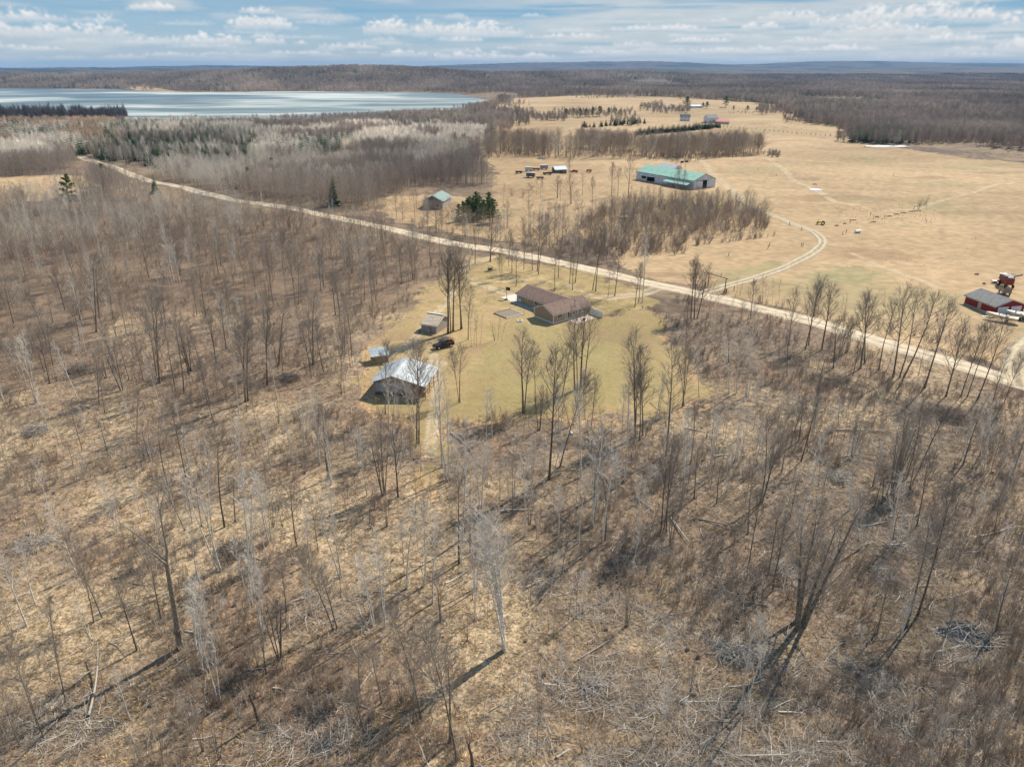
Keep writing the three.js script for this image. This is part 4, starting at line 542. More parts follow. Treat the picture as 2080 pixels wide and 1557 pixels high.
for (const c of [[1040, 1150, 236, 246, 150, 9, .3], [1120, 1290, 226, 240, 120, 9, .15], [1030, 1075, 238, 256, 90, 8, .4], [1325, 1400, 222, 231, 90, 9, .1], [1540, 1605, 216, 234, 140, 9, .05], [1300, 1345, 212, 226, 60, 10, .3], [1590, 1640, 236, 252, 60, 7, .05], [1170, 1300, 194, 200, 60, 9, .4], [1700, 1745, 276, 290, 40, 8, .1], [1380, 1470, 196, 201, 60, 10, .3], [1480, 1560, 228, 232, 26, 3, .2], [1240, 1300, 245, 256, 60, 8, .5], [1500, 1700, 256, 276, 40, 1.6, 0], [1700, 1900, 420, 456, 150, .8, 0], [1720, 1990, 480, 560, 120, .5, 0], [1310, 1420, 318, 330, 40, 3, 0], [1560, 1585, 312, 320, 20, 5, .4]]) cluster(...c);
midLists.forEach((l, i) => copies('leafless_trees', MIDWOOD[i], WHITE, l, woods)); farLists.forEach((l, i) => copies('leafless_trees', FARWOOD[i], WHITE, l, woods));
copies('conifers', FARSPRUCE, WHITE, farGreen, woods); copies('conifers', MIDSPRUCE, WHITE, midGreen, woods);
console.log('trees', trees.length, 'mid', midLists.map((l) => l.length), midGreen.length, 'far', farLists.map((l) => l.length), farGreen.length);
// beyond five kilometres the forest is one rough canopy
{
  const xs = axis([[-12500], [12500, 55]]), ds = axis([[5100], [8000, 60], [13500, 110]]), nx = xs.length, pos = [], col = [], idx = [];
  for (const d of ds) for (const x0 of xs) { const x = x0 * (d / 13500 * .92 + .08), n = fbm(x / 26, d / 40, 2), a = fbm(x / 420 + 3, d / 300 + 8, 4), k = .7 + .6 * n; pos.push(x, T(x, d) + 5 + 11 * n, -d); const gr = sst(.52, .62, a); col.push(lerp(.075, .024, gr) * k, lerp(.066, .034, gr) * k, lerp(.058, .026, gr) * k); }  // canopy colours lowered to stand for the self-shadow a smooth sheet lacks
  for (let j = 0; j < ds.length - 1; j++) for (let i = 0; i < nx - 1; i++) { const a = j * nx + i, b = a + 1, c = a + nx, e = c + 1; idx.push(a, b, c, b, e, c); }
  const g = new THREE.BufferGeometry(); g.setAttribute('position', new THREE.Float32BufferAttribute(pos, 3)); g.setAttribute('color', new THREE.Float32BufferAttribute(col, 3)); g.setIndex(idx); g.computeVertexNormals();
  const m = mat(1, 1, 1, 1); m.vertexColors = true; const o = part('distant_forest', g, m, scene); tag(o, 'blue hazy forest covering the low hills on the horizon', 'forest', undefined, 'stuff');
}

// ---------------------------------------------------------------- undergrowth, grass, sticks
{
  const R = RNG(4242), brush = new THREE.Group(); brush.name = 'undergrowth'; tag(brush, 'brown leafless brush, dead grass and scattered sticks covering the woods floor', 'undergrowth', undefined, 'stuff'); scene.add(brush);
  const whips = [[], [], []], bushes = [[], [], []], grass = [], sticks = [[], []];
  const stick = (seed, L) => { const r = RNG(seed), w = new Wood(); limb(w, [0, .04, 0], [1, .02, 0], L, .05, .018, 6, 4, r, 0, .22); limb(w, [L * .35, .03, .1], unit([.6, .1, .9]), L * .3, .022, .01, 3, 3, r, 0, .2); limb(w, [L * .5, .05, 0], unit([1, .15, .7]), L * .35, .025, .012, 2, 3, r, 0, .1); limb(w, [L * .7, .05, 0], unit([1, .2, -.8]), L * .25, .02, .01, 2, 3, r, 0, .1); return w.geo(); };
  const tuft = (() => { const r = RNG(88), w = new Wood(); for (let k = 0; k < 16; k++) { const a = r() * 6.28, b = r() * 6.28, q = .22 * r(), l = .3 + .35 * r(), o = [Math.cos(a) * q, -.05, Math.sin(a) * q]; w.tri([o[0] - Math.cos(b) * .035, o[1], o[2] - Math.sin(b) * .035], [o[0] + Math.cos(b) * .035, o[1], o[2] + Math.sin(b) * .035], [o[0] + Math.cos(a) * .3, l, o[2] + Math.sin(a) * .3]); } return w.geo(); })();
  const inView = (x, d) => { const [px, py] = toPx(x, 0, d); return px > -80 && px < 2160 && py < 1680; };
  for (let k = 0; k < 170000; k++) {
    const d = 36 + 300 * Math.pow(R(), 1.35), x = (R() - .5) * 2 * (d * .84 + 12), u = R();
    if (!inView(x, d)) continue; const cv = coverAt(x, d); if (cv === 1 && u < .985) continue; if (cv === 2 && u < .985) continue;
    if (nearRoad(x, d, 1.6) || !clearOf(x, d)) continue;
    if (Math.hypot(x - pondC[0], (d - pondC[1])) < 4) continue;
    const y = ground(x, d), k2 = .7 + .6 * R(), dens = fbm(x / 14 + 3, d / 14 + 8, 3), right = sst(-5, 30, x);
    if (u < .30) { if (dens > (d < 110 ? .57 : .52) && d < 300) { const s = .45 + .65 * R(); whips[Math.floor(R() * 3)].push([x, y, -d, s, s * (.7 + .5 * R()), R() * 6.28, R() < .6 ? [.33 * k2, .245 * k2, .18 * k2] : [.42 * k2, .36 * k2, .29 * k2]]); } }
    else if (u < .62) { if (d < 170 && dens < .6) { const s = .6 + .9 * R(); grass.push([x, y - .04, -d, s * 1.1, s * .45, R() * 6.28, R() < .6 ? [.46 * k2, .335 * k2, .175 * k2] : [.33 * k2, .215 * k2, .12 * k2]]); } }
    else if (d < 185 && u < .62 + .10 + .24 * right * sst(.38, .6, fbm(x / 11 + 40, d / 11, 2)) && cv === 0) { const s = .35 + .75 * Math.pow(R(), 2); sticks[R() < .5 ? 0 : 1].push([x, y + .03, -d, s, s, R() * 6.28, R() < .5 ? [.50 * k2, .45 * k2, .385 * k2] : [.28 * k2, .23 * k2, .18 * k2], (R() - .5) * .2, (R() - .5) * .25]); }
  }
  // slash: windrows of cut tops
  const slash = [[1962, 1288, 70, 34], [1460, 960, 90, 30], [1620, 1000, 80, 40], [1760, 930, 90, 30], [1830, 1080, 110, 40], [1480, 1180, 80, 40], [1640, 1190, 60, 40], [1500, 1310, 70, 50], [1700, 1400, 160, 60], [1250, 1390, 160, 60], [1400, 1450, 160, 50], [1900, 1100, 100, 50], [1320, 950, 60, 30], [1300, 1120, 60, 30], [980, 1110, 50, 25], [1960, 1340, 80, 30], [1900, 1440, 150, 70], [1060, 1480, 60, 60], [760, 910, 80, 30], [860, 930, 70, 30], [1180, 900, 70, 25], [240, 900, 60, 20], [110, 1470, 100, 60], [640, 1500, 120, 40], [1600, 830, 120, 30], [1850, 870, 140, 40], [1450, 1540, 260, 30], [1800, 1520, 240, 40], [700, 1240, 120, 40], [1120, 1180, 90, 30], [1230, 1240, 90, 30], [1350, 1280, 80, 40]];
  for (const [px, py, wx, wy] of slash) { const n = Math.round(60 + wx * wy / 10); for (let k = 0; k < n; k++) { const a = R() * 6.28, q = Math.sqrt(R()), [x, d, y] = G(px + Math.cos(a) * q * wx, py + Math.sin(a) * q * wy), k2 = .7 + .6 * R(), s = .25 + .65 * Math.pow(R(), 1.6); sticks[R() < .5 ? 0 : 1].push([x, y - .04 + .2 * R(), -d, s, s, R() * 6.28, R() < .45 ? [.54 * k2, .49 * k2, .425 * k2] : [.30 * k2, .245 * k2, .20 * k2], (R() - .5) * .3, (R() - .5) * .35]); } }
  for (const [poly, per, hh] of [[ZONES[6][1], 7, 3.6], [ZONES[3][1], 4, 2.6], [ZONES[4][1], 4, 2.4], [ZONES[8][1], 2.2, 2.2], [ZONES[2][1], 1.6, 2.0], [ZONES[10][1], 3, 3], [ZONES[5][1], 2, 1.8]]) scatter(poly, per, (x, d) => { if (nearRoad(x, d, 1.5) || !clearOf(x, d) || coverAt(x, d) === 2) return; const s = hh / 3 * (.6 + .8 * R()), k2 = .7 + .6 * R(); bushes[Math.floor(R() * 3)].push([x, ground(x, d), -d, s, s, R() * 6.28, R() < .6 ? [.34 * k2, .265 * k2, .21 * k2] : [.26 * k2, .21 * k2, .18 * k2]]); });
  whips.forEach((l, i) => copies('brush', WHIPS[i], WHITE, l, brush)); bushes.forEach((l, i) => copies('bushes', SHRUBS[i], WHITE, l, brush)); copies('dead_grass', tuft, WHITE, grass, brush); sticks.forEach((l, i) => copies('sticks', stick(70 + i, 3.4), WHITE, l, brush));
  console.log('brush', whips.map((l) => l.length), grass.length, sticks.map((l) => l.length));
}
// ---------------------------------------------------------------- shrubs that can be told apart
{
  const R = RNG(818), M = [mat(.22, .165, .14), mat(.27, .21, .175), mat(.19, .16, .14)];
  const list = [[1185, 515, 4, 'along the ditch across the road from the ranch house', 1], [1062, 400, 4, 'in the farmyard grass', 1], [1080, 384, 5, 'in the farmyard grass', 1], [1040, 398, 4, 'in the farmyard grass', 1], [1570, 318, 6, 'at the end of the tree belt in the hay field', 1], [1578, 318, 5, 'at the end of the tree belt in the hay field', 1], [1868, 418, 4, 'on the rusty implement row in the hay field', 1], [1880, 414, 4, 'on the rusty implement row in the hay field', 1], [1866, 424, 3, 'on the rusty implement row in the hay field', 1]];
  for (let k = 0; k < 90; k++) list.push([1190 + 200 * R(), 500 + 26 * R() - 6, 2 + 2.5 * R(), 'along the ditch across the road from the ranch house', 0]);
  for (let k = 0; k < 60; k++) { const t = R(); list.push([1500 + 480 * t, 614 + 100 * t - 10 * R(), 1.5 + 1.6 * R(), 'on the far verge of the gravel road', 0]); }
  for (let k = 0; k < 34; k++) { const t = R(); list.push([1380 + 200 * t, 500 - 24 * t + 3 * R(), 1.5 + 2 * R(), 'at the lower edge of the dark thicket', 0]); }
  for (let k = 0; k < 26; k++) list.push([1310 + 70 * R(), 318 + 10 * R(), 2 + 2 * R(), 'on the rise behind the green-roofed barn', 0]);
  for (const [px, py, h, where] of list) { const [x, d, y] = G(px, py); if (nearRoad(x, d, 1.5)) continue; const o = part('bare_shrub', SHRUBS[Math.floor(R() * 3)], M[Math.floor(R() * 3)], scene); o.position.set(x, y, -d); o.scale.setScalar(h / 3); const mi = M.indexOf(o.material); o.rotation.y = R() * 6.28; tag(o, `${h > 3.2 ? 'large' : h > 2.3 ? 'middling' : 'small'} leafless ${['purplish-brown', 'tan', 'grey-brown'][mi]} shrub ` + where, 'shrub', 'shrubs ' + where); }
}
// ---------------------------------------------------------------- buildings: materials
const shingle = (r, g, b) => { const t = noiseTex(256, 256, (u, v) => { const row = Math.floor(v * 32), k = 0.80 + 0.2 * vn(u * 64 + row * 7, row * 3) - 0.12 * sst(.86, 1, (v * 32) % 1) + (vn(u * 5, v * 5) - .5) * .16; return [k, k, k]; }, true); t.repeat.set(1 / 4, 1 / 4); return new THREE.MeshStandardMaterial({ color: new THREE.Color().setRGB(r, g, b), map: t, roughness: .95 }); };
const sheetMetal = (r, g, b, rough, metal = 0.35) => { const t = noiseTex(256, 256, (u, v) => { const k = 0.86 + .14 * vn(u * 3 + 1, v * 14) - .10 * sst(.6, .9, vn(u * 40, v * 3)) ; return [k, k, k]; }, true); t.repeat.set(1 / 6, 1 / 6); const bmp = noiseTex(64, 64, (u) => .5 + .5 * Math.cos(u * 6.2832 * 4)); bmp.repeat.set(1 / 1.2, 1 / 1.2); return new THREE.MeshStandardMaterial({ color: new THREE.Color().setRGB(r, g, b), map: t, roughness: rough, metalness: metal, bumpMap: bmp, bumpScale: 0.02 }); };
const sidingM = (r, g, b) => { const t = noiseTex(64, 256, (u, v) => { const k = .95 - .2 * sst(.82, 1, (v * 16) % 1) + .05 * vn(u * 16, v * 16); return [k, k, k]; }, true); t.repeat.set(1 / 2, 1 / 2.4); return new THREE.MeshStandardMaterial({ color: new THREE.Color().setRGB(r, g, b), map: t, roughness: .8 }); };
const BM = { white: mat(.78, .78, .76, .6), trim: mat(.70, .69, .66, .6), glass: new THREE.MeshPhysicalMaterial({ color: new THREE.Color().setRGB(.03, .035, .04), roughness: .08, metalness: 0 }), black: mat(.02, .02, .022, .4), rubber: mat(.022, .022, .022, .9), steel: mat(.55, .55, .55, .35, { metalness: .8 }), rust: mat(.19, .085, .05, .9), darkrust: mat(.11, .065, .045, .9), wood: mat(.33, .24, .15, .9), oldwood: mat(.25, .20, .155, .95), cutwood: mat(.50, .30, .14, .9), concrete: mat(.62, .59, .54, .9), tan: sidingM(.36, .275, .175), red: mat(.30, .022, .018, .45), orange: mat(.62, .14, .02, .6), green: mat(.03, .13, .06, .5), yellow: mat(.68, .50, .02, .45), chrome: mat(.7, .7, .7, .2, { metalness: 1 }) };
// gabled building in its own axes: ridge along x from x0 to x1, walls z0..z1
function uvBox(g) { const p = g.attributes.position, n = g.attributes.normal, u = new Float32Array(p.count * 2); for (let i = 0; i < p.count; i++) { const ax = Math.abs(n.getX(i)), ay = Math.abs(n.getY(i)), az = Math.abs(n.getZ(i)); if (ay > .5) { u[i * 2] = p.getX(i); u[i * 2 + 1] = p.getZ(i); } else if (ax > az) { u[i * 2] = p.getZ(i); u[i * 2 + 1] = p.getY(i); } else { u[i * 2] = p.getX(i); u[i * 2 + 1] = p.getY(i); } } g.setAttribute('uv', new THREE.BufferAttribute(u, 2)); return g; }
function gable(parent, { x0, x1, z0, z1, wall, ridge, zr = (z0 + z1) / 2, over = .45, end = .4, wallM, roofM, trimM, thick = .14, wall2 = wall, names = ['wall', 'roof'] }) {
  if (wallM) { const body = uvBox(prism([[z0, -2.5], [z1, -2.5], [z1, wall2], [zr, ridge], [z0, wall]], x1 - x0, 'x')); body.translate(x0, 0, 0); part(names[0], body, wallM, parent); }
  const slope = (za, ya, zb, yb) => { // slab from ridge (zb,yb) down past the wall top (za,ya)
    const L = Math.hypot(za - zb, ya - yb), dz = (za - zb) / L, dy = (ya - yb) / L, ez = za + dz * over, ey = ya + dy * over, nz = -dy * Math.sign(dz) * Math.sign(dz), s = Math.sign(dz); const nZ = -dy * s * 1, nY = dz * s; // outward normal
    const poly = [[zb, yb + .02], [ez + 0, ey + .02], [ez + nZ * s * 0 + nZ * thick * s, ey + nY * thick], [zb, yb + thick / nY]]; const g = uvBox(prism(s > 0 ? poly : poly.slice().reverse(), x1 - x0 + 2 * end, 'x')); g.translate(x0 - end, 0, 0);
    // roof uv: x along, slope length up
    const p = g.attributes.position, u = g.attributes.uv, n = g.attributes.normal; for (let i = 0; i < p.count; i++) if (Math.abs(n.getX(i)) < .5) { u.setXY(i, p.getX(i), (p.getZ(i) - zb) * s / Math.abs(dz)); }
    const o = part(names[1] + '_slope', g, roofM, parent);
    if (trimM) { const f = bx(x0 - end - .02, x1 + end + .02, ey - .17, ey + .03, Math.min(ez, ez + s * .05), Math.max(ez, ez + s * .05)); part('fascia', f, trimM, parent); for (const xe of [x0 - end, x1 + end]) { const sx = xe < (x0 + x1) / 2 ? -1 : 1, rk = prism(s > 0 ? [[zb, yb - .16], [ez, ey - .16], [ez, ey + .06], [zb, yb + .06]] : [[ez, ey - .16], [zb, yb - .16], [zb, yb + .06], [ez, ey + .06]], .05, 'x'); rk.translate(sx < 0 ? xe - .05 : xe, 0, 0); part('rake_board', rk, trimM, parent); } }
    return o;
  };
  slope(z0, wall, zr, ridge); slope(z1, wall2, zr, ridge);
}
function windowAt(parent, face, a, y, w, h, m = BM.white) { // face: [axis, coordinate, outward sign]
  const [ax, c, s] = face, o = s * .05, B = (d0, d1, a0, a1, y0, y1) => ax === 'z' ? bx(a0, a1, y0, y1, Math.min(c + d0 * s, c + d1 * s), Math.max(c + d0 * s, c + d1 * s)) : bx(Math.min(c + d0 * s, c + d1 * s), Math.max(c + d0 * s, c + d1 * s), y0, y1, a0, a1);
  const win = part('window', merge([B(0, .06, a - w / 2 - .1, a + w / 2 + .1, y - .1, y), B(0, .06, a - w / 2 - .1, a + w / 2 + .1, y + h, y + h + .1), B(0, .06, a - w / 2 - .1, a - w / 2, y, y + h), B(0, .06, a + w / 2, a + w / 2 + .1, y, y + h), B(0, .05, a - .03, a + .03, y, y + h)]), m, parent);
  part('pane', B(0, .025, a - w / 2, a - .03, y, y + h), BM.glass, win); part('pane', B(0, .025, a + .03, a + w / 2, y, y + h), BM.glass, win); return win;
}
const turnTo = (ax, ad, bx2, bd) => Math.atan2(bd - ad, bx2 - ax);   // local +x towards b

// ---------------------------------------------------------------- ranch house
{
  const A = G(1124, 658), B = G(1198, 637), th = turnTo(A[0], A[1], B[0], B[1]);
  const h = thing('ranch_house', 'L-shaped tan ranch house with brown shingle roof in the middle of the lawn', 'house', [A[0], A[2] + .25, -A[1]], th), roof = shingle(.235, .155, .125);
  gable(h, { x0: 0, x1: 14.4, z0: -8.1, z1: 0, wall: 2.6, ridge: 4.35, wallM: BM.tan, roofM: roof, trimM: BM.trim });
  // rear wing, ridge at right angles: built along x then turned
  const w = new THREE.Group(); w.name = 'garage_wing'; w.position.set(14, 0, -8.1); w.rotation.y = Math.PI / 2; h.add(w);
  gable(w, { x0: -4.0, x1: 14.4, z0: -9, z1: 0, wall: 2.6, ridge: 4.34, wallM: BM.tan, roofM: roof, trimM: BM.trim, end: .35 });
  box('foundation', -.05, 14.45, -.85, .22, -8.15, .05, BM.concrete, h);
  for (const [x, z] of [[-.03, .03], [14.43, .03], [-.03, -8.13]]) box('corner_board', x - .07, x + .07, .22, 2.6, z - .07, z + .07, BM.white, h);
  const F0 = ['z', 0, 1]; windowAt(h, F0, 2.4, 1.05, 1.5, 1.15); windowAt(h, F0, 8.2, .95, 1.9, 1.25); windowAt(h, F0, 11.6, 1.25, .9, .9); windowAt(h, F0, 10.1, 1.05, .8, 1.1);
  const dr = box('patio_door', 5.3, 7.0, .2, 2.25, .0, .05, BM.white, h); box('pane', 5.4, 6.1, .3, 2.15, .05, .07, BM.glass, dr); box('pane', 6.2, 6.9, .3, 2.15, .05, .07, BM.glass, dr);
  box('downspout', 4.55, 4.65, .2, 2.5, 0, .1, BM.white, h);
  // wing wall that faces the garden: door and small window, in wing axes z = -9 side
  const F1 = ['z', -9, -1]; windowAt(w, F1, 9.6, 1.5, .8, .6); const d2 = box('door', 12.4, 13.3, .15, 2.15, -9.05, -9.0, mat(.50, .56, .62, .5), w); box('pane', 12.6, 13.1, 1.2, 2.0, -9.07, -9.05, BM.glass, d2); box('doorframe', 13.3, 13.42, .15, 2.25, -9.07, -9, BM.white, w);
  windowAt(w, F1, 5.2, 1.0, 1.3, 1.1); const gd = box('garage_door', 14.4, 14.46, .1, 2.3, -7.6, -2.6, BM.white, w);
  part('vent_pipe', cyl(.06, .06, 1.9), BM.black, h).position.set(8.9, 3.2, -.9); part('vent_cap', cyl(.17, .14, .3), BM.steel, h).position.set(8.9, 3.0, -.5); box('roof_vent', 7.2, 8.3, 3.15, 3.3, -1.5, -1.2, mat(.11, .075, .06, .9), h);
  const gy = (x, z, g) => { const v = new THREE.Vector3(x, 0, z).applyAxisAngle(new THREE.Vector3(0, 1, 0), th); return [A[0] + v.x, ground(A[0] + v.x, A[1] - v.z) + (g || 0), -A[1] + v.z]; };
  // paving
  const slab = (n, l, x0, x1, z0, z1, m, lift) => { const c = gy((x0 + x1) / 2, (z0 + z1) / 2, 0), g = new THREE.BoxGeometry(x1 - x0, .5, z1 - z0); const o = part(n, g, m, scene); o.position.set(c[0], c[1] + lift - .25, c[2]); o.rotation.y = th; tag(o, l, n.includes('bed') ? 'garden bed' : 'paving', undefined, 'structure'); return o; };
  slab('concrete_pad', 'pale concrete apron in front of the garage wing', 4.0, 11.5, -29.5, -22.7, mat(.58, .54, .48, .9), .14);
  slab('stone_patio', 'sandy stone patio along the house front', 5, 13.5, .25, 4.1, mat(.56, .46, .37, .95), .09);
  slab('garden_walk', 'grey walk beside the garage wing wall', 2.6, 4.9, -22.6, -8.3, mat(.34, .32, .29, .95), .12);
  { const p = gy(-7.6, -11.6, 0), b = thing('garden_bed', 'square bare-earth garden bed edged with pale boards beside the house', 'garden bed', [p[0], p[1], p[2]], th); box('soil', 0, 6, -.2, .16, -5.8, 0, mat(.23, .185, .14, 1), b); box('edge_board', -.15, 6.15, -.2, .28, -.02, .16, BM.trim, b); box('edge_board', -.15, 0, -.2, .28, -5.9, 0, BM.oldwood, b); box('edge_board', 6, 6.15, -.2, .28, -5.9, 0, BM.trim, b); box('edge_board', -.15, 6.15, -.2, .28, -5.95, -5.8, BM.oldwood, b); }
  { const p = gy(-5.9, -7.6, 0), r = thing('fire_ring', 'small whitish stone ring on the grass beside the house', 'fire ring', [p[0], p[1], p[2]]); for (let k = 0; k < 12; k++) { const a = k / 12 * 6.283, g = new THREE.BoxGeometry(.36, .32, .26); g.rotateY(-a); g.translate(Math.cos(a) * .72, .14, Math.sin(a) * .72); part('stone', g, BM.trim, r); } part('ash', cyl(.6, .6, .06), BM.black, r); }
  { const p = gy(4.2, -26.5, 0), o = thing('basketball_hoop', 'basketball hoop on a pole beside the concrete apron', 'basketball hoop', [p[0], p[1], p[2]], th + .3); part('pole', cyl(.08, .07, 3.2), BM.black, o); part('arm', bar([0, 3.1, 0], [.7, 3.3, 0], .04), BM.black, o); box('backboard', .7, .76, 2.8, 3.8, -.8, .8, BM.black, o); const t = new THREE.TorusGeometry(.23, .02, 6, 16); t.rotateX(Math.PI / 2); t.translate(1.02, 3.0, 0); part('rim', t, BM.orange, o); box('base', -.9, .1, 0, .25, -.5, .5, BM.black, o); }
  { const p = gy(14.55, .3, 0), f = thing('white_fence', 'white vinyl privacy panel at the end of the ranch house', 'fence', [p[0], p[1], p[2]], th); for (const z of [0, 2.3, 4.5]) box('post', -.07, .07, 0, 1.85, z - .07, z + .07, BM.white, f); for (let k = 0; k < 22; k++) box('board', -.02, .02, .12, 1.7, .09 + k * .2, .27 + k * .2, BM.white, f); box('rail', -.04, .04, 1.7, 1.8, .07, 4.43, BM.white, f); }
  for (const [x, z, l] of [[-1.6, -11, 'black garden lantern post between the house and the garden bed'], [1.8, -19, 'black garden lantern post beside the garage wing walk']]) { const p = gy(x, z, 0), o = thing('lantern_post', l, 'post', [p[0], p[1], p[2]]); part('pole', cyl(.05, .04, 2.3, 6), BM.black, o); part('hook', bar([0, 2.3, 0], [.35, 2.45, 0], .03), BM.black, o); }
  { const p = gy(2.8, -10.4, 0), o = thing('barbecue', 'black covered barbecue against the garage wing', 'barbecue', [p[0], p[1], p[2]], th); box('cabinet', -.5, .5, .15, .85, -.35, .35, BM.black, o); part('lid', (() => { const g = new THREE.CylinderGeometry(.36, .36, 1, 12, 1, false, 0, Math.PI); g.rotateZ(Math.PI / 2); g.rotateX(-Math.PI / 2); g.translate(0, .85, 0); return g; })(), BM.black, o); for (const x of [-.45, .45]) part('wheel', bar([x, .15, -.4], [x, .15, .4], .14, 10), BM.rubber, o); box('shelf', .5, .95, .75, .8, -.3, .3, BM.steel, o); }
  { const p = gy(8.6, 3.4, .05), o = thing('fire_pit', 'rusty red round fire pit on the stone patio', 'fire pit', [p[0], p[1], p[2]]); part('bowl', new THREE.LatheGeometry([[.15, .2], [.45, .3], [.6, .55], [.55, .55], [.4, .36]].map(([a, b]) => new THREE.Vector2(a, b)), 16), BM.rust, o); for (let k = 0; k < 3; k++) { const a = k * 2.09; part('leg', bar([Math.cos(a) * .4, 0, Math.sin(a) * .4], [Math.cos(a) * .3, .3, Math.sin(a) * .3], .03), BM.rust, o); } }
  { const p = place(1305, 628), o = thing('utility_pedestal', 'small grey utility box on a post in the yard beside the driveway', 'utility box', p, .3); part('post', cyl(.05, .05, 1.3, 6), BM.oldwood, o); box('cabinet', -.18, .18, .7, 1.35, -.12, .12, BM.steel, o); }
  { const p = place(996, 550), o = thing('garden_swing', 'dark garden swing seat under the trees beside the driveway', 'bench', p, .5); box('seat', -.8, .8, .42, .5, -.3, .3, BM.darkrust, o); box('backrest', -.8, .8, .5, 1.0, -.34, -.28, BM.darkrust, o); for (const s of [-1, 1]) { part('leg', bar([s * .85, 0, -.5], [s * .85, 1.5, 0], .04), BM.black, o); part('leg', bar([s * .85, 0, .5], [s * .85, 1.5, 0], .04), BM.black, o); } box('canopy', -.95, .95, 1.5, 1.56, -.5, .5, mat(.30, .32, .30, .9), o); }
}
// ---------------------------------------------------------------- tan shed, bin, sawhorse
{
  const A = G(856, 673), h = thing('garden_shed', 'small tan garden shed with a pale weathered roof beside the pickup track', 'shed', [A[0], A[2], -A[1]], -.42);
  // low front wall, ridge at the back: local x across, z front
  gable(h, { x0: 0, x1: 4.7, z0: -6.4, z1: 0, zr: -4.3, wall: 2.9, wall2: 2.3, ridge: 4.0, wallM: sidingM(.34, .30, .265), roofM: sheetMetal(.60, .49, .37, .8, .1), trimM: BM.trim, over: .25, end: .3 });
  box('door', 2.2, 3.4, .05, 1.95, 0, .05, mat(.24, .2, .17, .8), h); box('ridge_cap', -.3, 5.0, 4.1, 4.22, -4.6, -4.0, mat(.60, .59, .56, .6), h);
  const b = thing('green_bin', 'dark green wheeled bin beside the tan shed', 'bin', place(852.5, 675.5), .2); part('body', (() => { const g = cyl(.26, .34, .95, 4); g.rotateY(Math.PI / 4); return g; })(), BM.green, b); box('lid', -.3, .3, .95, 1.02, -.3, .34, BM.green, b); for (const s of [-1, 1]) part('wheel', bar([s * .2, .1, -.25], [s * .28, .1, -.25], .1, 10), BM.rubber, b);
  const s = thing('sawhorse', 'white A-frame sawhorse lying in front of the tan shed', 'sawhorse', place(878, 675), .2); part('beam', bar([-1, .85, 0], [1.6, .3, .3], .06), BM.white, s); for (const [x, z] of [[-1, .4], [-1, -.4], [-.2, .4], [-.2, -.4]]) part('leg', bar([x, .8, 0], [x, 0, z], .05), BM.white, s);
}
// ---------------------------------------------------------------- woodshed
{
  const A = G(771, 733), h = thing('woodshed', 'open woodshed with a small metal roof beside the pole barn', 'shed', [A[0], A[2], -A[1]], .32);
  for (const [x, z, y] of [[-1.9, 1.4, 2.1], [1.9, 1.4, 2.1], [-1.9, -1.4, 2.6], [1.9, -1.4, 2.6]]) part('post', (() => { const g = cyl(.09, .08, y + .3, 6); g.translate(x, -.3, z); return g; })(), BM.wood, h);
  const g = new THREE.BoxGeometry(4.6, .08, 4.4); g.rotateX(.17); g.translate(0, 2.48, 0); part('roof', uvBox(g), sheetMetal(.40, .46, .50, .55, .2), h); box('back_wall', -1.9, 1.9, .1, 2.3, -1.5, -1.42, BM.oldwood, h);
  const f = thing('firewood_stack', 'stack of split firewood under the woodshed roof', 'firewood', [A[0] + .1, A[2], -A[1]], .32), R = RNG(3); for (let r = 0; r < 8; r++) for (let k = 0; k < 15; k++) { const q = cyl(.115, .115, .9, 6); q.rotateX(Math.PI / 2); q.translate(-1.7 + k * .24 + (r % 2) * .11, .12 + r * .2, .2 + (R() - .5) * .12); part('log', q, R() < .6 ? BM.cutwood : BM.oldwood, f); }
}
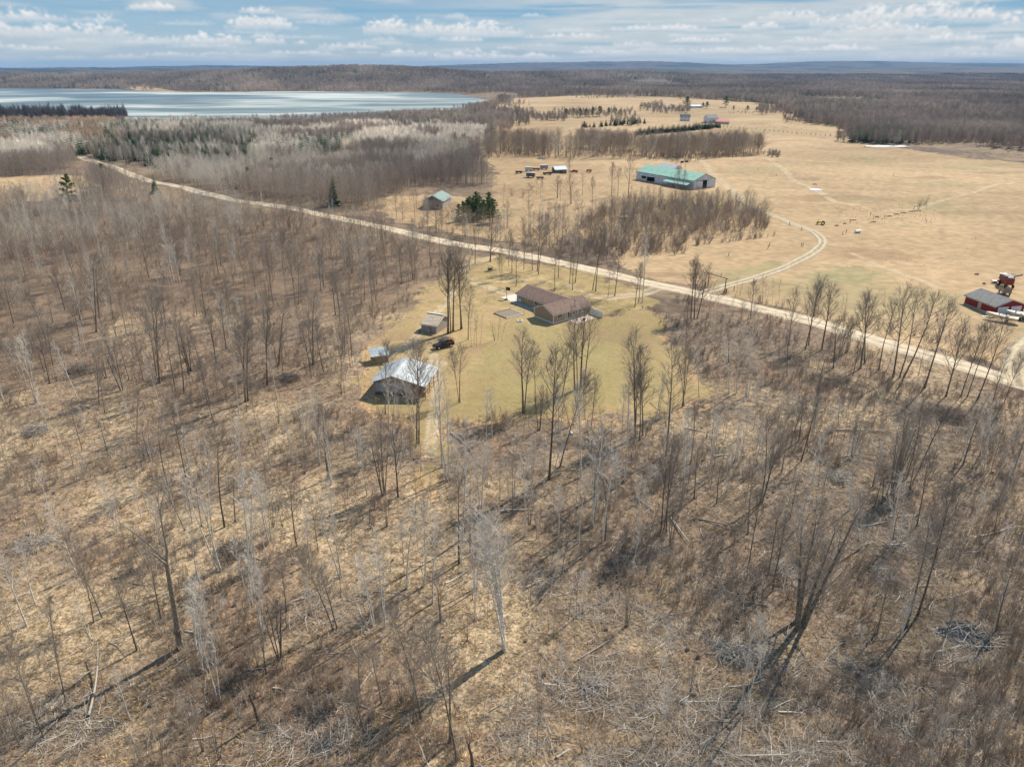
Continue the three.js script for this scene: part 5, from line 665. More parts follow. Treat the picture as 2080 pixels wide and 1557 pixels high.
// ---------------------------------------------------------------- pole barn with metal roof
{
  const A = G(762, 802), B = G(849, 808), th = turnTo(A[0], A[1], B[0], B[1]), h = thing('pole_barn', 'open pole barn with a wide pale metal roof at the edge of the lawn', 'barn', [A[0], A[2], -A[1]], th), R = RNG(21), roof = sheetMetal(.50, .55, .58, .55, .2);
  // ridge runs away from the viewer: build along x then turn a quarter
  const w = new THREE.Group(); w.name = 'roof_frame'; w.rotation.y = Math.PI / 2; h.add(w);   // w.x = -z of h, w.z = x of h
  const sl = (za, ya, zb, yb) => { const s = Math.sign(za - zb), g = uvBox(prism(s > 0 ? [[zb, yb], [za, ya], [za, ya + .09], [zb, yb + .09]] : [[za, ya], [zb, yb], [zb, yb + .09], [za, ya + .09]], 11.2, 'x')); g.translate(-.8, 0, 0); return g; };
  part('roof_slope', sl(-.7, 3.25, 4.35, 5.1), roof, w); part('roof_slope', sl(11.9, 3.0, 4.35, 5.1), roof, w); part('ridge_cap', (() => { const g = bx(-.85, 10.45, 5.16, 5.24, 4.15, 4.55); return g; })(), roof, w);
  part('gable_panel', prism([[0, 3.35], [9.7, 3.3], [4.35, 4.98]], .08, 'z'), mat(.20, .175, .16, .95), h);
  const back = prism([[0, 0], [9.7, 0], [9.7, 3.3], [4.35, 4.9], [0, 3.35]], .08, 'z'); back.translate(0, 0, -9.6); part('back_wall', back, BM.oldwood, h);
  const left = uvBox(bx(-.06, 0, 0, 3.3, -9.6, 0)); part('side_wall', left, sheetMetal(.46, .47, .48, .6), h); part('side_wall', uvBox(bx(9.7, 9.76, 0, 3.25, -9.6, 0)), BM.oldwood, h);
  for (let k = 0; k < 7; k++) box('front_panel', .05 + k * 1.19, 1.20 + k * 1.19, .9, 3.2, -.05, .01, k % 3 === 1 ? mat(.36, .35, .35, .9) : mat(.31, .305, .31, .9), h);
  for (const x of [0, 3.2, 6.5, 9.7]) box('post', x - .1, x + .1, -.3, 3.3, .02, .2, BM.wood, h);
  for (const z of [.4, -3.2, -6.6, -10]) box('post', 11.5, 11.7, -.3, 3.0, z - .1, z + .1, BM.wood, h); box('sill_log', 0, 9.7, 0, .3, .03, .25, BM.oldwood, h); box('rail', 0, 9.7, .6, .75, .02, .1, BM.oldwood, h);
  for (const [px, py, l] of [[764, 816, 'upright orange cut log standing in front of the pole barn'], [769, 815, 'short orange cut log beside the taller one by the pole barn']]) { const o = thing('log_round', l, 'log', place(px, py), R()); part('bark', cyl(.28, .25, px < 766 ? 1.1 : .7, 9), BM.cutwood, o); part('cut_face', (() => { const g = cyl(.23, .23, .02, 9); g.translate(0, px < 766 ? 1.1 : .7, 0); return g; })(), mat(.62, .42, .22, .9), o); }
  { const v = new THREE.Vector3(10.6, 0, -3.5).applyAxisAngle(new THREE.Vector3(0, 1, 0), th), o = thing('lumber_stack', 'stack of fresh orange boards under the barn side roof', 'lumber', [A[0] + v.x, A[2], -A[1] + v.z], th); for (let r = 0; r < 6; r++) for (let k = 0; k < 5; k++) box('board', -.6 + k * .25, -.38 + k * .25, .15 + r * .16, .29 + r * .16, -2.4 + (R() - .5) * .3, 2.6 + (R() - .5) * .3, R() < .6 ? BM.cutwood : BM.wood, o); }
}
// ---------------------------------------------------------------- vehicles
function wheel(parent, x, y, z, r, w) { const g = new THREE.CylinderGeometry(r, r, w, 18); g.rotateX(Math.PI / 2); g.translate(x, y, z); const t = part('wheel', g, BM.rubber, parent), q = new THREE.CylinderGeometry(r * .58, r * .58, w + .03, 14); q.rotateX(Math.PI / 2); q.translate(x, y, z); part('rim', q, BM.chrome, t); }
function pickup(name, label, pos, turn, paint) { // front towards +x
  const o = thing(name, label, 'pickup truck', pos, turn), W = .93;
  const ex = (poly, z0, z1) => { const g = new THREE.ExtrudeGeometry(new THREE.Shape(poly.map(([a, b]) => new THREE.Vector2(a, b))), { depth: z1 - z0 - .08, bevelEnabled: true, bevelSize: .04, bevelThickness: .04, bevelSegments: 2 }); g.translate(0, 0, z0 + .04); return g; };
  part('body', ex([[-2.75, .55], [-2.75, .98], [-.62, 1.0], [-.6, .9], [.95, .95], [2.55, 1.02], [2.72, .85], [2.74, .5], [2.3, .45], [-2.6, .45]], -W, W), paint, o);
  part('bed_floor', bx(-2.65, -.72, .98, 1.02, -.78, .78), BM.black, o); for (const s of [-1, 1]) part('bed_side', bx(-2.75, -.62, .95, 1.34, s > 0 ? .78 : -W, s > 0 ? W : -.78), paint, o); part('tailgate', bx(-2.78, -2.68, .7, 1.34, -.78, .78), paint, o); part('bed_rail', bx(-2.3, -.7, 1.345, 1.375, -.93, -.8), BM.chrome, o);
  part('hood', ex([[.95, .98], [2.5, 1.0], [2.48, 1.08], [1.0, 1.22]], -W + .03, W - .03), paint, o);
  part('cab', ex([[-.62, .95], [1.05, .98], [.42, 1.82], [-.5, 1.84]], -.84, .84), paint, o);
  const ws = (a, b, z0, z1) => { const s = new THREE.Shape([a, [a[0] + .03, a[1] + .03], [b[0] + .03, b[1] + .03], b].map(([q, w2]) => new THREE.Vector2(q, w2))), g = new THREE.ExtrudeGeometry(s, { depth: z1 - z0, bevelEnabled: false }); g.translate(0, 0, z0); return g; };
  part('windshield', ws([1.0, 1.12], [.52, 1.76], -.72, .72), BM.glass, o); part('rear_window', bx(-.68, -.64, 1.3, 1.72, -.62, .62), BM.glass, o); for (const s of [-1, 1]) { part('side_window', prism([[-.45, 1.3], [.7, 1.3], [.35, 1.74], [-.42, 1.76]], .03, 'z').translate(0, 0, s > 0 ? .85 : -.88), BM.glass, o); part('mirror', bx(.75, .9, 1.2, 1.38, s > 0 ? .9 : -1.08, s > 0 ? 1.08 : -.9), BM.black, o); part('headlight', bx(2.72, 2.78, .74, .9, s * .72 - .16, s * .72 + .16), BM.chrome, o); part('taillight', bx(-2.8, -2.77, .95, 1.25, s * .82 - .08, s * .82 + .08), BM.red, o); }
  part('bumper', bx(2.74, 2.92, .42, .64, -.9, .9), BM.chrome, o); part('bumper', bx(-2.95, -2.76, .42, .62, -.9, .9), BM.chrome, o); part('grille', bx(2.73, 2.77, .66, .95, -.52, .52), BM.black, o);
  for (const x of [-1.75, 1.75]) for (const z of [-.82, .82]) wheel(o, x, .39, z, .39, .27);
  return o;
}
{
  const f = G(879, 712), r = G(921, 703), c = [(f[0] + r[0]) / 2, (f[1] + r[1]) / 2 + .7];
  pickup('black_pickup', 'black pickup truck parked between the tan shed and the pole barn', [c[0], ground(c[0], c[1]) + .02, -c[1]], turnTo(r[0], r[1], f[0], f[1]), mat(.028, .02, .02, .22, { metalness: .2 }));
  const th = turnTo(r[0], r[1], f[0], f[1]), v = new THREE.Vector3(-1.9, 0, .3).applyAxisAngle(new THREE.Vector3(0, 1, 0), th); const o = thing('red_cooler', 'bright red tank standing in the bed of the black pickup', 'tank', [c[0] + v.x, ground(c[0], c[1]) + 1.04, -c[1] + v.z], th); box('body', -.2, .2, 0, .62, -.25, .25, mat(.72, .06, .03, .4), o); box('lid', -.22, .22, .62, .7, -.27, .27, mat(.75, .10, .05, .4), o);
  pickup('red_pickup', 'red pickup truck parked at the doors of the red garage', (() => { const p = G(2082, 646); return [p[0] + .4, p[2] + .02, -p[1]]; })(), 2.55, mat(.42, .015, .012, .25));
}
// ---------------------------------------------------------------- red garage, boats, combine
{
  const N = G(2018, 640), L = G(1963, 617), th = turnTo(N[0], N[1], L[0], L[1]), h = thing('red_garage', 'red two-door garage with grey shingle roof beside the hay field', 'garage', [N[0], N[2] + .05, -N[1]], th), m = sidingM(.25, .022, .016);
  // local +x runs along the long wall away from the doors; which side is the building on?
  gable(h, { x0: 0, x1: 11.2, z0: -10, z1: 0, wall: 2.65, ridge: 4.35, wallM: m, roofM: shingle(.24, .235, .235), trimM: mat(.55, .42, .36, .7), end: .45 }); h.scale.z = -1;
  const R = [], side = -1; void R;
  box('foundation', -.06, 11.26, -.85, .2, -10.06, .06, BM.concrete, h); box('side_door', 4.9, 6.1, .15, 2.35, 0, .06, mat(.48, .36, .28, .8), h);
  for (const z of [-7.2, -2.8]) { const d = box('garage_door', -.07, 0, .12, 2.3, z - 1.75, z + 1.75, mat(.66, .70, .76, .5), h); for (let k = 0; k < 4; k++) box('door_panel', -.1, -.07, .18 + k * .53, .62 + k * .53, z - 1.65, z + 1.65, mat(.68, .72, .78, .5), d); }
  part('vent_pipe', cyl(.1, .1, .7), BM.white, h).position.set(9.6, 3.3, -2.6);
  void side;
}
function boat(name, label, p, turn, L, hullM, cover) {
  const o = thing(name, label, 'boat', p, turn), n = 12; o.scale.set(1.1, 1.25, 1.3);
  const pos = [], idx = [], M = 7; for (let i = 0; i <= n; i++) { const t = i / n, wd = 1.05 * Math.pow(Math.sin(Math.PI * Math.min(1, (1 - t) * .62 + .0)), .7) + .02, top = 1.35 + .35 * t * t, keel = .55 + .45 * Math.pow(t, 4); for (let k = 0; k <= M - 1; k++) { const s = k / (M - 1) * 2 - 1, a = Math.abs(s); pos.push(t * L - L / 2, a > .66 ? lerp(keel + (top - keel) * .45, top, (a - .66) / .34) : keel + (top - keel) * .45 * a / .66, Math.sign(s) * wd * (a > .66 ? lerp(.86, 1, (a - .66) / .34) : a / .66 * .86)); } }
  for (let i = 0; i < n; i++) for (let k = 0; k < M - 1; k++) { const a = i * M + k, b = a + 1, c = a + M, e = c + 1; idx.push(a, c, b, b, c, e); } for (let k = 1; k < M - 1; k++) idx.push(0, k, k + 1);
  const g = new THREE.BufferGeometry(); g.setAttribute('position', new THREE.Float32BufferAttribute(pos, 3)); g.setIndex(idx); g.computeVertexNormals(); part('hull', g, hullM, o);
  const dp = [], di = []; for (let i = 0; i <= n; i++) for (let k = 0; k <= 4; k++) { const j = i * M, z = lerp(pos[j * 3 + 2], -pos[j * 3 + 2], k / 4) * .97; dp.push(pos[j * 3], pos[j * 3 + 1] - (i > 1 && i < 7 && k > 0 && k < 4 ? .3 : -.02), z); } for (let i = 0; i < n; i++) for (let k = 0; k < 4; k++) { const a = i * 5 + k, b = a + 1, c = a + 5, e = c + 1; di.push(a, b, c, b, e, c); }
  const d = new THREE.BufferGeometry(); d.setAttribute('position', new THREE.Float32BufferAttribute(dp, 3)); d.setIndex(di); d.computeVertexNormals(); part('deck', d, cover, o);
  part('windscreen', bx(L * .08, L * .1, 1.5, 1.95, -.75, .75), BM.glass, o); part('seat', bx(-L * .2, -L * .1, 1.15, 1.55, -.6, .6), BM.white, o); part('motor', bx(-L / 2 - .5, -L / 2 - .05, .7, 1.75, -.22, .22), BM.black, o);
  const tr = thing('boat_trailer', 'steel trailer carrying the ' + label.split(' on ')[0].replace(/ parked.*/, ''), 'trailer', p, turn); tr.scale.set(1.1, 1.25, 1.3); part('frame', merge([bar([-L * .45, .48, -.7], [L * .3, .48, -.7], .05), bar([-L * .45, .48, .7], [L * .3, .48, .7], .05), bar([L * .3, .48, -.7], [L * .62, .45, 0], .05), bar([L * .3, .48, .7], [L * .62, .45, 0], .05), bar([-L * .3, .48, -.75], [-L * .3, .48, .75], .05)]), BM.steel, tr); for (const z of [-.95, .95]) wheel(tr, -L * .18, .33, z, .33, .2);
}
{ const a = G(2033, 652), b = G(2068, 646); boat('long_boat', 'long cream boat on a trailer in front of the red garage', [a[0], a[2] + .02, -a[1]], 2.45, 7.2, mat(.62, .57, .47, .35), mat(.56, .50, .38, .6)); boat('small_boat', 'shorter white boat on a trailer between the long boat and garage', [b[0] - .6, b[2] + .02, -b[1] + .2], 2.6, 5.2, mat(.75, .75, .74, .3), mat(.70, .70, .68, .5)); }
{
  const p = G(2045, 583), o = thing('combine_harvester', 'old dark red combine harvester standing behind the red garage', 'combine', [p[0], p[2], -p[1] - 1], 1.45), M = mat(.20, .018, .018, .5);
  box('body', -2.6, 1.6, 1.1, 3.3, -1.2, 1.2, M, o); box('grain_tank', -1.8, 1.0, 3.3, 3.9, -1.5, 1.5, mat(.13, .12, .14, .6), o); const cab = box('cab', 1.6, 2.9, 1.7, 3.5, -.9, .9, M, o); box('pane', 2.9, 2.94, 1.95, 3.3, -.8, .8, BM.glass, cab); box('pane', 1.7, 2.8, 2.1, 3.3, -.94, -.9, BM.glass, cab); box('cab_roof', 1.5, 3.1, 3.5, 3.65, -1, 1, BM.white, o);
  for (const z of [-1.35, 1.35]) { wheel(o, 1.4, .85, z, .85, .6); wheel(o, -2.2, .55, z, .55, .4); } part('auger', bar([-1, 3.5, 1.3], [-1.2, 4.3, 3.8], .2, 10), BM.black, o); box('header', 3.0, 4.2, .3, .9, -2.3, 2.3, BM.steel, o); for (let k = 0; k < 9; k++) part('rail', bar([-1.8 + k * .35, 3.9, -1.5], [-1.8 + k * .35, 4.35, -1.5], .03), BM.black, o); for (let k = 0; k < 9; k++) part('rail', bar([-1.8 + k * .35, 3.9, 1.5], [-1.8 + k * .35, 4.35, 1.5], .03), BM.black, o); box('engine_cover', -2.4, -1.2, 3.3, 3.75, -.8, .8, BM.white, o);
  const q = G(2040, 597), w = thing('hay_wagon', 'grey wooden wagon between the combine and the red garage', 'wagon', [q[0], q[2], -q[1]], 1.35); box('deck', -2, 2, .85, 1, -1.15, 1.15, BM.oldwood, w); box('back_panel', -2, -1.9, 1, 2.5, -1.15, 1.15, BM.oldwood, w); for (const z of [-1.15, 1.1]) for (let k = 0; k < 3; k++) box('side_board', -2, 2, 1.05 + k * .45, 1.4 + k * .45, z, z + .05, BM.oldwood, w); for (const x of [-1.4, 1.4]) for (const z of [-1, 1]) wheel(w, x, .42, z, .42, .22);
}
// ---------------------------------------------------------------- green-roofed barn and its farmyard
{
  const A = G(1408, 385), L = G(1292, 364), Rr = G(1453, 380), th = turnTo(A[0], A[1], L[0], L[1]), len = Math.hypot(A[0] - L[0], A[1] - L[1]), wd = Math.hypot(A[0] - Rr[0], A[1] - Rr[1]);
  const wallM = sheetMetal(.68, .70, .76, .7, .05), roofM = sheetMetal(.31, .56, .46, .7, .05), h = thing('riding_barn', 'long white metal barn with a pale green roof above the farm lane', 'barn', [A[0], A[2], -A[1]], th);
  gable(h, { x0: 0, x1: len, z0: -wd, z1: 0, wall: 5, ridge: 8.3, roofM, trimM: mat(.16, .30, .26, .7), over: .3, end: .3, thick: .2 }); h.scale.z = -1;
  const holed = (outline, holes, thick) => { const s = new THREE.Shape(outline.map(([a, c]) => new THREE.Vector2(a, c))); for (const [a0, a1, y0, y1] of holes) s.holes.push(new THREE.Path([[a0, y0], [a0, y1], [a1, y1], [a1, y0]].map(([a, c]) => new THREE.Vector2(a, c)))); return new THREE.ExtrudeGeometry(s, { depth: thick, bevelEnabled: false }); };
  { const outline = [[-wd, -2], [0, -2], [0, 5], [-wd / 2, 8.3], [-wd, 5]], ends = (holes, x) => { const g = holed(outline, holes, .15); g.rotateY(-Math.PI / 2); g.translate(x + .15, 0, 0); part('wall', uvBox(g), wallM, h); };   // real openings into the hollow barn
    part('floor', bx(.2, len - .2, -1.5, .04, -wd + .2, -.2), mat(.27, .22, .165, 1), h); ends([[-wd * .62, -wd * .42, .05, 4.6]], 0); ends([], len - .15); const fr = holed([[.16, -2], [len - .16, -2], [len - .16, 5], [.16, 5]], [[len * .66, len * .80, .2, 3.2], [len * .82, len * .9, 1.4, 3.2]], .15); fr.translate(0, 0, -.15); part('wall', uvBox(fr), wallM, h); part('wall', uvBox(bx(.16, len - .16, -2, 5, -wd, -wd + .15)), wallM, h); }
  box('sliding_door', -.2, -.08, 0, 4.5, -wd * .40, -wd * .14, wallM, h); box('door_track', -.22, -.05, 4.6, 4.8, -wd * .66, -wd * .12, BM.black, h);
  for (const z of [-.05, -wd + .05]) box('corner_board', -.05, .08, 0, 5, z - .1, z + .1, mat(.16, .30, .26, .7), h);
  box('awning', len * .655, len * .9, 3.3, 3.45, .02, 1.5, BM.white, h); 
  const lean = new THREE.Group(); lean.name = 'lean_to'; h.add(lean); const s = prism([[0, 4.0], [4.4, 2.6], [4.4, 2.75], [0, 4.2]], 20, 'x'); s.translate(1.2, 0, 0); part('roof_slope', uvBox(s), roofM, lean); for (let k = 0; k < 6; k++) box('post', 1.4 + k * 3.9, 1.6 + k * 3.9, -.5, 2.65, 4.1, 4.3, BM.oldwood, lean); box('stall_wall', 1.2, 12, 0, 1.5, 4.2, 4.28, mat(.17, .10, .08, .9), lean); box('stall_wall', 12.5, 21, 0, 1.3, 4.2, 4.28, BM.oldwood, lean);
  const Bp = G(1360, 347), b2 = thing('white_hay_barn', 'white-roofed shed behind the long green-roofed barn', 'barn', [Bp[0], Bp[2], -Bp[1]], th); gable(b2, { x0: -8, x1: 8, z0: -4, z1: 4, wall: 2.6, ridge: 4.6, wallM, roofM: sheetMetal(.62, .66, .68, .6, .1), over: .3 });
  // cattle pen behind
  const posts = [[1385, 322], [1395, 324], [1403, 326], [1412, 328], [1375, 333], [1383, 338], [1392, 340], [1365, 326], [1372, 324], [1382, 318], [1395, 314], [1405, 312]]; posts.forEach(([x, y], k) => { const o = part('pen_post', cyl(.16, .14, 2.6, 6), BM.oldwood, scene); o.position.set(...place(x, y)); tag(o, 'weathered timber post of the cattle pen behind the barn', 'post', 'cattle pen posts'); });
  for (const [x, y, l] of [[1386, 330, 'dark round bale feeder in the cattle pen behind the barn'], [1395, 329, 'second dark bale feeder in the cattle pen behind the barn'], [1361, 321, 'flat rusty wagon on the rise behind the barn']]) { const o = thing(l.includes('wagon') ? 'flat_wagon' : 'bale_feeder', l, l.includes('wagon') ? 'wagon' : 'feeder', place(x, y), .4); if (l.includes('wagon')) { box('deck', -6, 6, .9, 1.2, -1.3, 1.3, BM.rust, o); for (const q of [-4, 4]) for (const z of [-1, 1]) wheel(o, q, .45, z, .45, .25); } else { part('hay', cyl(1.1, 1.05, 1.2, 12), BM.darkrust, o); const t = new THREE.TorusGeometry(1.4, .06, 5, 16); t.rotateX(Math.PI / 2); t.translate(0, 1, 0); part('ring', t, BM.rust, o); for (let k = 0; k < 8; k++) part('bar', bar([Math.cos(k * .785) * 1.4, 0, Math.sin(k * .785) * 1.4], [Math.cos(k * .785) * 1.4, 1, Math.sin(k * .785) * 1.4], .04), BM.rust, o); } }
  // farmyard sheds and machines
  { const p = place(1136, 351), s2 = thing('blue_roof_shed', 'small wooden shed with a light blue roof among the farm machines', 'shed', p, .35); gable(s2, { x0: -4.2, x1: 4.2, z0: -2.8, z1: 2.8, wall: 2.6, ridge: 4.4, wallM: mat(.16, .13, .12, .95), roofM: sheetMetal(.52, .64, .70, .6, .1), over: .3 }); box('door', -.8, .8, 0, 2, 2.8, 2.86, BM.darkrust, s2); const l2 = new THREE.BoxGeometry(4, .12, 3.2); l2.rotateZ(-.12); l2.translate(-6.3, 1.9, .6); part('lean_roof', l2, mat(.20, .21, .20, .8), s2); for (const z of [-.8, 2]) part('post', bar([-8, 0, z], [-8, 1.7, z], .1), BM.oldwood, s2); }
  const trailer = (name, label, px, py, t, L, m, box_) => { const o = thing(name, label, box_ ? 'box trailer' : 'trailer', place(px, py), t); box('deck', -L / 2, L / 2, .75, .95, -1.15, 1.15, BM.darkrust, o); if (box_) { box('box', -L / 2, L / 2, .95, 3.0, -1.15, 1.15, m, o); box('box_roof', -L / 2 - .1, L / 2 + .1, 3, 3.12, -1.25, 1.25, mat(.55, .57, .57, .6), o); } else { for (const z of [-1.15, 1.1]) box('side_board', -L / 2, L / 2, .95, 1.5, z, z + .05, m, o); } part('drawbar', bar([L / 2, .6, 0], [L / 2 + 1.6, .5, 0], .06), BM.rust, o); for (const x of [-L * .3, L * .3]) for (const z of [-1, 1]) wheel(o, x, .42, z, .42, .24); };
  trailer('box_trailer', 'pale grey box trailer parked in the farmyard row', 1074, 348, .2, 4.6, mat(.50, .50, .47, .7), true); trailer('box_trailer', 'dark brown box trailer in the farmyard grass', 1078, 360, -.25, 5.5, mat(.13, .10, .095, .8), true); trailer('flat_trailer', 'rusty flat trailer beside the pale box trailer', 1089, 346, .1, 5, BM.rust, false); trailer('flat_trailer', 'low reddish trailer lying in the farmyard grass', 1097, 364, .05, 4.5, BM.rust, false); trailer('flat_trailer', 'long dark trailer beside the blue-roofed shed', 1112, 355, .1, 6, BM.black, false); trailer('flat_trailer', 'low dark trailer at the end of the farmyard row', 1054, 352, .2, 4.5, BM.darkrust, false); trailer('box_trailer', 'purple-grey box trailer behind the flat trailers', 1105, 344, .15, 5.2, mat(.30, .28, .33, .7), true);
  const tractor = (name, label, px, py, t, m) => { const o = thing(name, label, 'tractor', place(px, py), t); box('body', .1, 2.0, .8, 1.6, -.35, .35, m, o); box('fender', -1.2, .1, 1.0, 1.35, -.9, .9, m, o); box('seat', -.7, -.2, 1.35, 1.8, -.3, .3, BM.black, o); part('exhaust', bar([1.4, 1.6, .2], [1.4, 2.4, .2], .05), BM.black, o); part('steering_wheel', bar([.1, 1.6, 0], [-.15, 1.95, 0], .04), BM.black, o); for (const z of [-.85, .85]) { wheel(o, -.8, .8, z, .8, .45); wheel(o, 1.6, .45, z * .8, .45, .25); } };
  tractor('red_tractor', 'red tractor parked in the farmyard beside the barn', 1197, 349, 2.9, BM.red); pickup('old_red_truck', 'old dark red truck parked beside the blue-roofed shed', place(1166, 350), 2.9, mat(.20, .02, .018, .5)); pickup('white_farm_truck', 'small pale truck parked far out on the farmyard rise', place(1100, 323), .2, mat(.5, .5, .5, .4)); tractor('yellow_tractor', 'yellow tractor standing in the hay field beside the lane bend', 1668, 456, 2.7, BM.yellow);
}
// ---------------------------------------------------------------- house with teal roof
{
  const p = G(880, 423), h = thing('teal_roof_house', 'grey house with a teal gable roof across the gravel road', 'house', [p[0], p[2], -p[1]], 1.36), roof = sheetMetal(.15, .235, .235, .6, .15), wm = sidingM(.34, .32, .30);
  gable(h, { x0: 0, x1: 15, z0: -5, z1: 5, wall: 4.0, ridge: 6.6, wallM: wm, roofM: roof, trimM: mat(.55, .57, .56, .7), over: .6, end: 1.0 });
  const pn = prism([[-4.6, 4.2], [4.6, 4.2], [0, 6.4]], .08, 'x'); pn.translate(-.12, 0, 0); part('gable_panel', pn, mat(.06, .15, .15, .8), h); box('porch_roof', -2.2, 0, 2.5, 2.65, -5, 5, wm, h); for (const z of [-4.6, -1.6, 1.6, 4.6]) box('post', -2.1, -1.95, -.4, 2.5, z - .08, z + .08, BM.oldwood, h); box('deck', -2.2, 0, .1, .3, -5, 5, BM.oldwood, h); windowAt(h, ['x', 0, -1], -2.2, .9, 1.6, 1.3); windowAt(h, ['x', 0, -1], 2.4, .9, 1.6, 1.3); part('chimney_pipe', cyl(.14, .14, 1.4), BM.steel, h).position.set(9, 5.6, -1.2);
}
// ---------------------------------------------------------------- farmhouses beyond the hedge, sheds in the woods
function farmhouse(name, label, px, py, t, L, W, wall, ridge, wm, rm) { const p = place(px, py), h = thing(name, label, 'house', p, t); gable(h, { x0: -L / 2, x1: L / 2, z0: -W / 2, z1: W / 2, wall, ridge, wallM: wm, roofM: rm, trimM: BM.white, over: .4 }); const F0 = ['z', W / 2, 1]; for (let k = 0; k < 3; k++) { windowAt(h, F0, -L * .3 + k * L * .3, .9, 1.1, 1.4); if (wall > 4.5) windowAt(h, F0, -L * .3 + k * L * .3, 3.8, 1.1, 1.4); } return h; }
farmhouse('white_farmhouse', 'two-storey white farmhouse with a dark blue roof beyond the spruce hedge', 1391, 246, -.15, 13, 9, 5.6, 8.8, mat(.72, .72, .72, .7), mat(.05, .06, .085, .7));
farmhouse('white_farmhouse', 'white farmhouse with a grey gambrel roof half hidden by the spruce hedge', 1444, 248, .35, 15, 10, 5.0, 8.8, mat(.66, .67, .70, .7), mat(.20, .21, .22, .8));
farmhouse('red_roof_shed', 'low shed with a bright coral red roof beside the spruce hedge', 1467, 250, -.1, 16, 8, 2.6, 4.6, mat(.55, .50, .46, .8), mat(.60, .16, .13, .7));
farmhouse('blue_white_shed', 'long white and light blue shed among pines on the far field rise', 1412, 219, .1, 26, 9, 3.4, 5.4, mat(.70, .72, .74, .7), mat(.55, .66, .75, .6)); farmhouse('blue_white_shed', 'small light blue shed behind bare trees on the far field rise', 1357, 221, 0, 14, 8, 3.0, 4.8, mat(.6, .64, .68, .7), mat(.52, .62, .70, .6));
farmhouse('woodland_cabin', 'dark roofed cabin almost hidden in the grey woods near the lake', 983, 268, .2, 14, 9, 5, 9, mat(.16, .15, .15, .8), mat(.09, .10, .11, .8)); farmhouse('woodland_cabin', 'low grey cabin in the woods beside the lake shore', 712, 262, 0, 20, 9, 3.2, 6.5, mat(.45, .44, .42, .8), mat(.22, .20, .19, .8)); farmhouse('roadside_house', 'pale house far off at the edge of the woods beside a track', 2062, 268, .3, 14, 9, 3.4, 6, mat(.60, .62, .64, .8), mat(.55, .56, .58, .7));
// ---------------------------------------------------------------- timber gate and fence posts
{
  const a = G(1438, 583), b = G(1472, 594), g = thing('timber_gate', 'tall timber gateway with a log crossbeam where the farm lane meets the road', 'gate', [a[0], a[2], -a[1]], turnTo(a[0], a[1], b[0], b[1])), L = Math.hypot(a[0] - b[0], a[1] - b[1]), top = 4.6;
  for (const x of [0, L]) { part('post', (() => { const q = cyl(.2, .16, top + .4, 8); q.translate(x, -.4, 0); return q; })(), BM.oldwood, g); part('post', (() => { const q = cyl(.22, .18, 1.9, 8); q.translate(x + (x ? .9 : -.9), -.3, .3); return q; })(), BM.darkrust, g); } part('crossbeam', bar([-1, top, 0], [L + .8, top + .1, 0], .15, 8), BM.oldwood, g); part('post', bar([L * .68, top, 0], [L * .7, top + 1.4, 0], .1), BM.oldwood, g);
  for (const x of [-1.6, L + 1.1]) for (let k = 0; k < 3; k++) part('rail', bar([x - .7, .5 + k * .5, .3], [x + .7, .5 + k * .5, .3], .06), BM.oldwood, g);
  const list = [[1491, 590], [1604, 457], [1628, 468], [1628, 500], [1631, 501], [1560, 505], [1480, 520], [1712, 477], [1719, 473], [1768, 438], [1797, 442], [1727, 453], [1857, 424], [1577, 357], [1815, 357], [1540, 345], [1563, 500], [1530, 575]];
  for (const [x, y] of list) { const o = part('fence_post', cyl(.13, .11, 1.7, 6), BM.oldwood, scene); o.position.set(...place(x, y)); o.position.y -= .1; o.rotation.z = ((x * 7) % 5 - 2) * .03; tag(o, 'weathered wooden fence post standing in the hay field', 'fence post', 'fence posts in the hay field'); }
}
